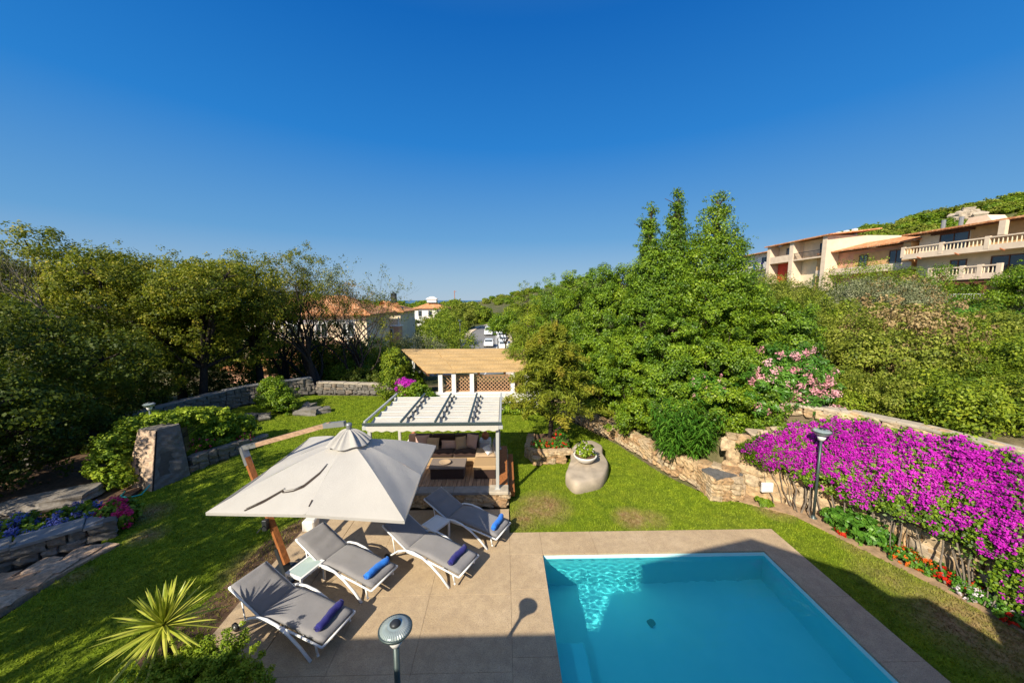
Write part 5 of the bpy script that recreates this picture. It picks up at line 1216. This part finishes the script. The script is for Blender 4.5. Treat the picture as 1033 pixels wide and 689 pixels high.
# near block
m=frame((47.3,40.6,0),A90+R(-.0)) @ Matrix.Scale(1,4)
m=Matrix.Translation((47.3,40.6,0))@Matrix(((0,1,0,0),(-1,0,0,0),(0,0,1,0),(0,0,0,1)))
t=thing('apartment_block','nearest cream apartment block with two white balustraded balconies on the hill','apartment building',(52,34,5))
mb=MB(); mb.box(0,15,0,10,3.0,13.2,m); part('wall',mb,M['creamwall'],t)
mb=MB(); mb.box(4.5,15,-.03,0,10.9,13.1,m); part('wall_panel',mb,M['ochrewall'],t)
mb=MB(); tileroof(mb,-.8,15.5,-1.3,5.5,13.15,13.95,m); part('roof',mb,M['tiles'],t)
mb=MB(); mb.box(-.7,15.4,-1.15,.4,13.0,13.2,m); part('eaves',mb,M['brownwood'],t)
mb=MB(); vs=[m@Vector(v) for v in ((-.3,5,13.6),(2.7,5,13.6),(2.7,7,13.6),(-.3,7,13.6),(.3,5,14.9),(1.8,5,14.9),(1.8,7,14.9),(.3,7,14.9))]; mb.add(vs,[(4,5,6,7),(0,1,5,4),(1,2,6,5),(2,3,7,6),(3,0,4,7)]); part('roof_dormer',mb,M['slabc'],t)
for z0,x0,x1,pj in ((10.35,-.3,15,1.5),(7.75,2.6,8.0,1.5)):
    mb=MB(); mb.box(x0,x1,-pj,0,z0,z0+.2,m); mb.box(x0,x1,-pj,-pj+.15,z0+.2,z0+.55,m)
    for x in np.arange(x0,x1+.1,(x1-x0)/4 if x1-x0<9 else 3.6): mb.box(x-.18,x+.18,-pj-.02,-pj+.2,z0+.2,z0+1.38,m)
    mb.box(x0,x1,-pj-.03,-pj+.18,z0+1.18,z0+1.3,m); bl=part('balcony',mb,M['slabc'],t)
    mb=MB(); balus(mb,m,x0,x1,-pj+.08,z0+.55,z0+1.18); part('balusters',mb,M['creamwall'],bl)
for x0,x1,z0,z1,pn in ((1.9,4.4,10.9,12.75,2),(3.1,4.5,8.2,9.9,2),(6.3,10.2,7.95,9.95,3),(4.7,6.0,5.3,7.2,2),(10.8,13.0,8.2,9.9,2),(8.4,10.2,10.9,12.7,2)): window(t,m,x0,x1,z0,z1,'brownwood',pn)
mb=MB(); mb.box(1.2,4.8,-.25,0,12.75,12.95,m); part('lintel',mb,M['brownwood'],t)
mb=MB(); mb.box(1.4,8.2,-2.6,0,7.35,7.5,m)
for x in np.arange(1.5,8.2,.75): mb.box(x-.06,x+.06,-2.85,0,7.20,7.35,m)
for x in (1.6,4.0,7.8): mb.box(x-.12,x+.12,-2.5,-2.26,4,7.2,m)
part('pergola_roof',mb,M['brownwood'],t)
mb=MB(); mb.box(1.5,8,-2.6,-2.52,6.25,6.33,m); balus(mb,m,1.5,8,-2.56,5.3,6.25,.22,.025); part('railing',mb,M['white'],t)
for x in (7.6,11.6): mb=MB(); mb.box(x,x+.45,-1.55,-1.2,11.7,13.0,m); part('column',mb,M['slabc'],t)
for x in (1.6,4.9,8.2): mb=MB(); mb.tube([m@Vector((x,-1.5,10.25)),m@Vector((x,-1.95,10.42))],.06,6); part('rain_spout',mb,M['terracotta'],t)
for x in (1.2,-.4): mb=MB(); mb.tube([m@Vector((x,3,13.5)),m@Vector((x,3,14.8))],.18,8); part('flue',mb,M['greymetal'],t)
# middle block
m=Matrix.Translation((47.9,53,0))@Matrix(((0,1,0,0),(-1,0,0,0),(0,0,1,0),(0,0,0,1)))
t=thing('apartment_block','low rose brown apartment block with a long sloping terracotta roof on the hill','apartment building',(53,47,6))
mb=MB(); mb.box(0,12.2,0,9,4,12.4,m); part('wall',mb,M['pinkwall'],t)
mb=MB(); tileroof(mb,-.4,12.6,-1.2,4.2,12.55,13.9,m); part('roof',mb,M['tiles'],t)
mb=MB(); tileroof(mb,2.4,9.6,4.25,8,13.75,14.15,m); part('roof',mb,M['tiles'],t)
mb=MB(); mb.box(2.5,9.4,4.7,9,12.3,13.7,m); part('upper_wall',mb,M['creamwall'],t)
mb=MB(); mb.box(4.2,11.0,-.03,0,9.7,11.9,m); part('recess',mb,M['ochrewall'],t)
for x in (11.1,-.5): mb=MB(); mb.box(x,x+.8,-1.0,-.02,7,12.4,m); part('column',mb,M['ochrewall'],t)
mb=MB(); mb.box(-.3,12.3,-1.2,0,9.25,9.55,m); mb.box(-.3,12.3,-1.22,-1.1,9.55,10.1,m); part('balcony',mb,M['slabc'],t)
for x0,x1,z0,z1 in ((5.0,6.2,9.8,11.7),(8.8,10.4,9.7,11.8)): window(t,m,x0,x1,z0,z1,'brownwood',2,.04)
# left block
m=Matrix.Translation((47.6,62.5,0))@Matrix(((0,1,0,0),(-1,0,0,0),(0,0,1,0),(0,0,0,1)))
t=thing('apartment_block','cream apartment block with columns, balconies and one red wall on the hill','apartment building',(53,56,8))
mb=MB(); mb.box(0,11.4,0,10,4,14.9,m); part('wall',mb,M['creamwall'],t)
mb=MB(); tileroof(mb,-.6,12.1,-1.9,5.5,14.95,15.8,m); part('roof',mb,M['tiles'],t)
for x0,x1 in ((-.2,.5),(4.7,5.5),(10.7,11.4)): mb=MB(); mb.box(x0,x1,-1.6,-.01,6,14.9,m); part('column',mb,M['slabc'],t)
for x0,x1 in ((.5,4.7),(5.5,10.7)):
    mb=MB(); mb.box(x0,x1,-1.55,0,11.9,12.1,m); 
    if x0<1: mb.box(x0,x1,-1.55,-1.42,12.1,13.0,m)
    bl=part('balcony',mb,M['slabc'],t)
    if x0>1: mb=MB(); balus(mb,m,x0,x1,-1.48,12.1,13.0,.22,.03); mb.box(x0,x1,-1.52,-1.44,13.0,13.07,m); part('railing',mb,M['darkmetal'],bl)
mb=MB(); mb.box(.5,4.7,-.03,0,8.8,11.9,m); part('red_wall',mb,M['redwall'],t)
for x0,x1,z0,z1 in ((2.2,3.9,12.3,14.3),(8.6,10.0,12.4,14.2),(3.4,4.4,9.3,11.4)): window(t,m,x0,x1,z0,z1,'darkmetal',2,.04)
for k in range(6): mb=MB(); mb.bbox(2+k*1.3,2.5+k*1.3,4.6,5.1,15.4,16.3,.02,m); part('chimney',mb,M['whitewall'],t)
# far left white block
m=Matrix.Translation((50.8,80,0))@Matrix(((0,1,0,0),(-1,0,0,0),(0,0,1,0),(0,0,0,1)))
t=thing('apartment_block','farthest white apartment block with laundry on its balcony on the hill','apartment building',(55,70,9))
mb=MB(); mb.box(0,17,0,10,4,14.8,m); part('wall',mb,M['whitewall'],t)
mb=MB(); tileroof(mb,-.6,17.4,-1.2,5.5,14.85,15.8,m); part('roof',mb,M['tiles'],t)
mb=MB(); mb.box(8,17,-1.4,0,11.6,11.8,m); mb.box(8,17,-1.4,-1.3,11.8,12.7,m); part('balcony',mb,M['whitewall'],t)
for x0,x1,z0,z1 in ((2,3.4,12.2,13.9),(9.5,11.5,12,14),(13.5,15.5,12,14)): window(t,m,x0,x1,z0,z1,'darkmetal')
for k,(c,x) in enumerate((('bluetowel',9.2),('whitecush',10.2),('navytowel',11.3),('whitecush',12.2),('pinkcush',13.2))):
    mb=MB(); mb.grid(lambda u,v:tuple(m@Vector((x+.7*u,-1.5-.05*math.sin(u*9),12.9-1.3*v))),6,4,thick=.01); tag(obj('laundry',mb,M[c]),['blue towel leftmost on the balcony of the farthest white block','white sheet between the blue and navy laundry on the far balcony','navy cloth hanging in the middle of the far balcony','white sheet right of the navy cloth on the far balcony','pink cloth rightmost on the balcony of the farthest white block'][k],'laundry','laundry on the far balcony')

# ---------------------------------------------------------------- far hill trees and rocks
g=np.random.default_rng(5); FP=[protobush(740+i,3600,m_,.16,3,.11) for i,m_ in enumerate(('maquis','maquis2','laurel'))]
for k in range(150):
    p=g.uniform(800,1075); w_=g.uniform(105,165); x,y=at(p,w_); s=g.uniform(2.0,3.8)
    t=thing('hill_tree','small %s tree on the far rocky hill'%['yellow green','mid green','dark green'][k%3],'tree',(x,y,gz(x,y)-.5),g.random()*6,'trees on the far rocky hill'); t.scale=(s,s,s*.9)
    obj('crown',FP[k%3],M[('maquis','maquis2','laurel')[k%3]],t)
for k,(p,yy,w_) in enumerate(((952,215,132),(960,212,135),(967,214,131),(948,219,128),(973,217,128))):
    x,y=at(p,w_); z=5.7-(yy-303)*w_/356; mb=MB(); mb.rock((0,0,0),1.7-.15*k,1.5,1.5-.12*k,k,k*5.,.9,.22,4); tag(obj('rock_outcrop',mb,M['boulder'],None,False,(x,y,gz(x,y)+1.9)),['large pale rock on the far hilltop, leftmost of the pair','tallest pale rock on the far hilltop','pale rock on the far hilltop right of the tallest','low pale rock at the left foot of the hilltop rocks','low pale rock at the right foot of the hilltop rocks'][k],'rock','pale rocks on the far hilltop')

# ---------------------------------------------------------------- cane roofed shelter and lattice
t=thing('cane_shelter','open shelter with a flat golden cane roof behind the lawn','shelter',(-2,22,gz(-2,22)))
CR=[(-4.0,18.25,1.98),(1.4,18.6,2.0),(1.5,27.6,1.95),(-7.9,27.4,1.95)]
Cc=[Vector(p) for p in CR]
def cr_(u,v): q=Cc[0].lerp(Cc[1],u).lerp(Cc[3].lerp(Cc[2],u),v); return (q.x,q.y,q.z+.03*math.sin(u*19)*math.sin(v*13)+.02*math.sin(v*40))
for a,b,c_,d in ((0,.27,0,1),(.275,1,0,.5),(.275,1,.505,1)):
    mb=MB(); mb.grid(lambda u,v:cr_(a+(b-a)*u,c_+(d-c_)*v),22,34,thick=.05); part('cane_panel',mb,M['cane'],t)
mb=MB()
for u in (0.02,.27,.5,.75,.98): q0,q1=Vector(cr_(u,.01)),Vector(cr_(u,.99)); beam(mb,q0-Vector((0,0,.15)),q1-Vector((0,0,.15)),.08,.12)
part('rafter',mb,M['brownwood'],t)
for x in (-3.35,-2.65,-1.7,.45,1.2):
    mb=MB(); mb.bbox(x-.11,x+.11,18.42,18.62,.6,1.86,.01); part('post',mb,M['whitewall'],t)
for x in (-6.9,1.2): mb=MB(); mb.bbox(x-.1,x+.1,26.9,27.1,-2,1.86,.01); part('post',mb,M['whitewall'],t)
t=thing('lattice_screen','brown diagonal lattice screen between the white posts of the cane shelter','lattice',(-1,18.7,.6)); mb=MB(); mb.box(-3.5,1.6,18.66,18.69,.86,.92); mb.box(-3.5,1.6,18.66,18.69,1.7,1.76)
x=-4.4
while x<1.6:
    for sg in (-1,1):
        a=Vector((x,18.70+.012*sg,.88)); b=Vector((x+.85,18.70+.012*sg,1.74)); 
        if sg<0: a.x,b.x=b.x,a.x
        lo=-3.5; hi=1.6
        if min(a.x,b.x)>=lo and max(a.x,b.x)<=hi: beam(mb,a,b,.012,.045)
    x+=.20
part('slats',mb,M['lattice'],t)
mb=MB(); mb.bbox(-4.1,2.6,18.3,18.64,-.2,.80,.02); mb.bbox(-4.15,2.65,18.27,18.67,.802,.86,.01); tag(obj('low_wall',mb,M['whitewall']),'low whitewashed wall carrying the posts of the cane shelter','wall')
mb=MB(); mb.box(-9.5,3.2,22,28.5,-3,-1.2); struct('courtyard_floor',mb,M['capstone'])
shrub('leafy_shrub','leafy green shrub at the front left corner of the cane shelter','shrub',(-4.6,17.7,0),[(-4.5,17.8,.8,.55,.5,.75),(-5.1,18.0,.7,.45,.4,.6),(-3.9,17.9,.7,.4,.3,.55),(-4.3,17.9,1.3,.4,.3,.35)],9000,'laurel',.1,.16,901)
t=shrub('bougainvillea','small magenta bougainvillea left of the cane shelter','bougainvillea',(-5.2,18.4,0),[(-5.25,18.4,1.15,.35,.3,.4)],900,'laurel',.08,.1,902); part('blossom',blooms('blossom',[(-5.25,18.35,1.2,.38,.32,.45),(-4.9,18.3,1.35,.3,.2,.2)],90,20,.07,903,.10,None,(0,-.8,.5),-.2),M['magenta'],t)
shrub('low_hedge','low green hedge in front of the lattice beside the conifer','hedge',(1.0,17.5,0),[(x_,17.5,.3,.45,.3,.32) for x_ in (-.2,.4,1.0,1.6,2.2)],9000,'laurel',.09,.14,904)
shrub('flowering_shrub','green and rusty bush behind the shrub at the shelter corner','shrub',(-7.0,20.4,0),[(-6.6,19.9,.8,.6,.5,.7),(-6.9,22.3,1.5,.9,.7,1.2)],9000,'maquis2',.1,.2,905)

# ---------------------------------------------------------------- houses behind the bare trees
def hiproof(mb,x0,x1,y0,y1,z,zr,ov=.6,inset=None):
    x0-=ov;x1+=ov;y0-=ov;y1+=ov; i=inset if inset is not None else (y1-y0)/2; ym=(y0+y1)/2
    c=[(x0,y0,z),(x1,y0,z),(x1,y1,z),(x0,y1,z),(x0+i,ym,zr),(x1-i,ym,zr)]; b=[(a,b_,c_-.14) for a,b_,c_ in c[:4]]
    mb.add(c+b,[(0,1,5,4),(1,2,5),(2,3,4,5),(3,0,4),(9,8,7,6),(0,6,7,1),(1,7,8,2),(2,8,9,3),(3,9,6,0)])
t=thing('house','long house with a terracotta hip roof and white pergola behind the bare trees','house',(-20,44,-3))
mb=MB(); mb.box(-29,-15.3,40,48,-5,4.15); part('wall',mb,M['creamwall'],t)
mb=MB(); hiproof(mb,-29,-15.3,40,48,4.2,6.3,.8); part('roof',mb,M['tiles'],t)
mb=MB(); mb.box(-26,-16,36.5,39.99,-5,1.2); part('wing',mb,M['pinkwall'],t)
mb=MB(); mb.box(-26,-16,36.6,36.7,3.3,3.45); 
for x in np.arange(-26,-15.9,.9): mb.box(x,x+.12,36.4,39.98,3.46,3.6)
for x in (-25.9,-22.6,-19.3,-16.1): mb.box(x,x+.18,36.6,36.78,1.2,3.3)
part('pergola',mb,M['white'],t)
mm=Matrix.Translation((0,39.98,0))
for x in (-27.5,-24,-21,-18): window(t,mm,x,x+1.4,1.6,3.4,'whitewall')
t=thing('house','pale house with a low orange tiled roof and small chimney tower','house',(-16,50,-4))
mb=MB(); mb.box(-20,-14.4,50,58,-5,4.2); part('wall',mb,M['creamwall'],t)
mb=MB(); hiproof(mb,-20,-14.4,50,58,4.2,5.6,.6); part('roof',mb,M['tiles'],t)
mb=MB(); mb.bbox(-16.6,-15.9,53,53.7,5.0,6.5,.03); mb.lathe([(.55,0),(.4,.15),(.0,.45)],6,(-16.25,53.35,6.5)); part('chimney',mb,M['darkmetal'],t)
mb=MB(); mb.box(-16.6,-14.2,48.2,49.98,-5,2.2); part('wing',mb,M['redwall' if 0 else 'pinkwall'],t)
mb=MB(); mb.box(-17,-14.0,48.1,50,2.21,2.35); part('terrace',mb,M['white'],t)
for x in (-16.9,-14.2): mb=MB(); mb.box(x,x+.14,48.1,48.24,2.36,3.5); part('post',mb,M['white'],t)
mm=Matrix.Translation((0,48.18,0)); window(t,mm,-16.2,-14.9,.6,1.9,'whitewall')
t=thing('house','stone faced annex with a small tiled roof low between the bare trunks','house',(-17,33,-3))
mb=MB(); mb.box(-24,-13.8,31,35,-3.5,-.2); 
part('wall',mb,M['pinkwall'],t); mb=MB(); hiproof(mb,-24,-13.8,31,35,-.15,1.1,.4); part('roof',mb,M['tiles'],t)
mm=Matrix.Translation((0,30.98,0)); window(t,mm,-18.4,-17.0,-2.2,-.8,'whitewall')
t=thing('house','white two storey house with terracotta hip roof in the middle distance','house',(-23.5,118,-3))
mb=MB(); mb.box(-28.6,-18.9,115,125,-5,3.2); part('wall',mb,M['whitewall'],t)
mb=MB(); hiproof(mb,-28.6,-18.9,115,125,3.2,5.3,.7); part('roof',mb,M['tiles'],t)
mb=MB(); mb.box(-25,-22,117,119,5.0,6.2); hiproof(mb,-25,-22,117,119,6.2,6.9,.3); part('roof_tower',mb,M['whitewall'],t)
mm=Matrix.Translation((0,114.98,0))
for x in (-27.4,-24.2,-21.4): window(t,mm,x,x+1.1,.7,2.4,'darkmetal')
mb=MB(); mb.box(-25.5,-19,112.6,114.98,-.6,-.3); part('porch_roof',mb,M['tiles'],t)

# ---------------------------------------------------------------- street
RD=[(-5.2,34,-2.6),(-4.6,50,-4.0),(-4.2,66,-3.95),(-4.6,78,-3.75),(-4.8,92,-3.2),(-3.6,106,-2.75),(1,118,-2.5),(12,126,-2.4)]
def strip(mb,off0,off1,dz):
    vs=[]
    for i,p in enumerate(RD):
        a=Vector(RD[max(i-1,0)]); b=Vector(RD[min(i+1,len(RD)-1)]); d=(b-a); d.z=0; d.normalize(); n=Vector((d.y,-d.x,0)); q=Vector(p)
        vs+=[q+n*off0+Vector((0,0,dz)),q+n*off1+Vector((0,0,dz))]
    mb.add(vs,[(2*i,2*i+1,2*i+3,2*i+2) for i in range(len(RD)-1)])
ZR_=.55
mb=MB(); strip(mb,-3.6,5.2,ZR_); struct('road',mb,M['asphalt'])
mb=MB(); strip(mb,-5.0,-3.6,ZR_+.13); strip(mb,5.2,6.4,ZR_+.13); struct('sidewalk',mb,M['slabc'])
M['line']=plain('road_paint',(.7,.7,.68),.8); mb=MB(); strip(mb,2.75,2.88,ZR_+.006); struct('road_marking',mb,M['line'])
def make_car(label,van,paint,cat='car'):
    t=thing('parked_car' if not van else 'van',label,cat,(0,0,0)); h=1.45 if not van else 2.1; L=2.1 if not van else 2.4; w_=.88 if not van else .98
    pr=[(-L,.35),(-L,.85),(-L+.15,1.0),(-L+.55,1.02),(-L+1.0,h),(L-.9,h),(L-.25,1.05),(L,.95),(L,.35)] if not van else [(-L,.35),(-L,1.0),(-L+.6,1.15),(-L+1.2,h),(L-.1,h),(L,1.2),(L,.35)]
    body=[(y,z) for y,z in pr]; n=len(body); mb=MB()
    def wid(z): return w_*(1-.16*max(0,(z-.95)/(h-.95)))
    vs=[(-wid(z),y,z) for y,z in body]+[(wid(z),y,z) for y,z in body]; mb.add(vs,[(i,(i+1)%n,n+(i+1)%n,n+i) for i in range(n)]+[tuple(range(n-1,-1,-1)),tuple(range(n,2*n))]); obj('body',mb,M[paint],t)
    fs=pr[3],pr[4] if not van else pr[3]
    mb=MB(); a,b=(pr[3],pr[4]) if not van else (pr[2],pr[3])
    for (p,q) in ((a,b),((pr[6],pr[5]) if not van else (pr[5],pr[4]))):
        o=-.012 if p[0]<0 else .012; y0,z0=p[0]*.92+q[0]*.08,p[1]*.92+q[1]*.08; y1,z1=p[0]*.1+q[0]*.9,p[1]*.1+q[1]*.9
        mb.add([(-wid(z0)*.9,y0+o,z0+.01),(wid(z0)*.9,y0+o,z0+.01),(wid(z1)*.9,y1+o,z1+.01),(-wid(z1)*.9,y1+o,z1+.01)],[(0,1,2,3)])
    for s in (-1,1):
        y0,y1=a[0]+.35,(L-.75); z0,z1=1.04,h-.1; mb.add([(s*(wid(z0)+.01),y0,z0),(s*(wid(z0)+.01),y1+.3,z0),(s*(wid(z1)+.01),y1-.1,z1),(s*(wid(z1)+.01),y0+.5,z1)],[(0,1,2,3)])
    obj('window',mb,M['glass'],t)
    for sx in (-1,1):
        for y in (-L+.75,L-.8):
            mb=MB(); mb.tube([(sx*(w_-.18),y,.32),(sx*(w_+.01),y,.32)],.32,16); wh=obj('wheel',mb,M['rubber'],t); mb=MB(); mb.tube([(sx*(w_),y,.32),(sx*(w_+.02),y,.32)],.18,12); obj('rim',mb,M['greymetal'],wh)
        mb=MB(); mb.box(sx*w_*.62-.16,sx*w_*.62+.16,-L-.02,-L+.02,.62,.80); obj('headlight',mb,M['white'],t)
        mb=MB(); mb.box(sx*w_*.72-.12,sx*w_*.72+.12,L-.02,L+.02,.68,.88); obj('taillight',mb,M['taillight'],t)
    return t
def rz_(w_): # road height at forward distance
    return float(np.interp(w_,[p[1] for p in RD],[p[2] for p in RD]))+ZR_+.01
c0=make_car('white van driving up the far street, beyond the white car',True,'paint','van'); x,y=at(493.5,88); c0.location=(x,y,rz_(y)); c0.rotation_euler=(0,0,R(-4))
c1=make_car('white car in the middle of the street, nearest of the moving traffic',False,'paint'); x,y=at(493,70); c1.location=(x,y,rz_(y))
for k,(w_,p,lb) in enumerate(((67,507.5,'white car parked nearest in the row on the right of the street'),(74,507,'second car parked in the row on the right of the street'),(81,505.5,'third car parked in the row on the right of the street'),(88,504,'farthest car parked in the row on the right of the street'))):
    x,y=at(p,w_); dup(c1,(x,y,rz_(y)),R(3),lb,'cars parked along the street')
t=thing('street_lamp','tall thin street lamp left of the street','street lamp',at(464,55)+(-4,)); mb=MB(); mb.tube([(0,0,0),(0,0,6.4)],[.09,.06],8); obj('pole',mb,M['greymetal'],t); mb=MB(); mb.lathe([(.1,0),(.3,.2),(.28,.35),(0,.45)],12,(0,0,6.3)); obj('lamp_head',mb,M['greenmetal'],t)
t=thing('crane','thin orange crane mast far away on the horizon','crane',at(459,420)+(-2,)); mb=MB(); mb.tube([(0,0,0),(0,0,19)],.35,4); mb.tube([(-1,0,17.5),(2.2,0,18)],.25,4); obj('mast',mb,M['terracotta'],t)

# ---------------------------------------------------------------- trees of the valley
def vt(p,w_,ytop,r_,v,lb,nm='valley_tree',n=None,flat=1.0):
    x,y,zt=P3(p,ytop,w_); z=min(gz(x,y),zt-1.5)-.2; h_=zt-z; L=max(.12,w_*.0038)
    n=n or 12000; B=[(x,y,z+h_*(.55 if flat==1 else .72),r_,r_,h_*.45*flat)]
    for k in range(4): a=k*1.57+p; B.append((x+r_*.65*math.cos(a),y+r_*.65*math.sin(a),z+h_*(.42 if flat==1 else .68)+.15*k,r_*.5,r_*.5,h_*.3*flat))
    tree(nm,lb,'tree',(x,y,z),B,n,v,L,max(.25,w_*.009),int(p*7+w_),.15,'trees of the valley',sprigs=.3)
VT=[(300,27,330,2.3,'dark','dark green tree between the bare trunks and the long house'),(335,27,322,2.0,'oak','olive tree before the long terracotta roof'),(268,28,322,2.6,'oak','loose oak tree before the left end of the long house'),(372,29,338,2.2,'maquis2','loose green bush before the terracotta roofed house end'),(392,34,334,2.2,'oak','russet green bush before the pink wing of the chimney house'),(350,31,345,2.0,'oak','dark olive bush directly behind the thick bare tree'),(424,33,334,2.6,'olive','soft grey green olive tree behind the cane roof on the left'),(398,36,352,2.2,'maquis2','dark bush left of the olive tree behind the cane roof'),
 (452,52,318,4.2,'maquis2','big green tree between the olive tree and the street'),(440,62,326,3.5,'laurel','green tree below the white house'),(446,70,312,4.0,'maquis2','tree beside the left kerb of the street'),
 (466,100,305,4.0,'maquis','bushy tree behind the street lamp'),(420,85,322,4.0,'dark','dark tree below the left corner of the white house'),(458,105,304,5,'maquis2','tree right of the white house'),
 (400,68,331,3,'maquis2','tree right of the house with the chimney tower'),(448,88,320,3.2,'laurel','tree in front of the porch of the white house'),
 (552,27,296,2.2,'maquis2','leafy tree at the left end of the tall green screen'),(545,33,306,2.2,'maquis','yellow green tree right of the umbrella pine'),(556,30,287,2.4,'cypress','green tree behind the left end of the tall green screen'),
 (543,50,302,4,'maquis','tree beyond the bend of the street'),(520,112,310,5,'maquis2','tree at the far bend of the street')]
for a in VT: vt(*a)
vt(510,58,311,2.7,'laurel','umbrella shaped pine beside the parked cars','umbrella_pine',16000,.45)
vt(484,130,309,5,'maquis2','tree closing the far end of the street')
g=np.random.default_rng(12)
for k in range(110):
    w_=g.uniform(120,480); p=g.uniform(380,560) if k%3 else g.uniform(120,400); x,y=at(p,w_); s=w_*(.014 if p<465 else .009)*g.uniform(.7,1.2); z=gz(x,y)
    if abs(x+23)<8 and w_<135: continue
    t=thing('far_tree','small %s tree in the far valley'%['yellow green','mid green','dark green'][k%3],'tree',(x,y,z-.3),g.random()*6,'far trees of the valley'); t.scale=(s*1.2,s*1.2,s)
    obj('crown',FP[k%3],M[('maquis','maquis2','laurel')[k%3]],t)
for k in range(60):
    w_=g.uniform(430,600); p=g.uniform(500,640) if k%4 else g.uniform(460,520); x,y=at(p,w_); s=g.uniform(3,5.5)
    t=thing('ridge_tree','small %s tree on the distant ridge beyond the street'%['yellow green','mid green','dark green'][k%3],'tree',(x,y,gz(x,y)-.5),g.random()*6,'trees on the distant ridge'); t.scale=(s,s,s)
    obj('crown',FP[k%3],M[('maquis','maquis2','laurel')[k%3]],t)
for k in range(16):
    w_=g.uniform(34,60); p=g.uniform(30,290); x,y=at(p,w_)
    if -30<x<-13 and 28<y<59: continue
    vt(p,w_,g.uniform(300,325),2.6,['oak','dark','maquis2'][k%3],'background tree behind the left oaks','valley_tree',7000)
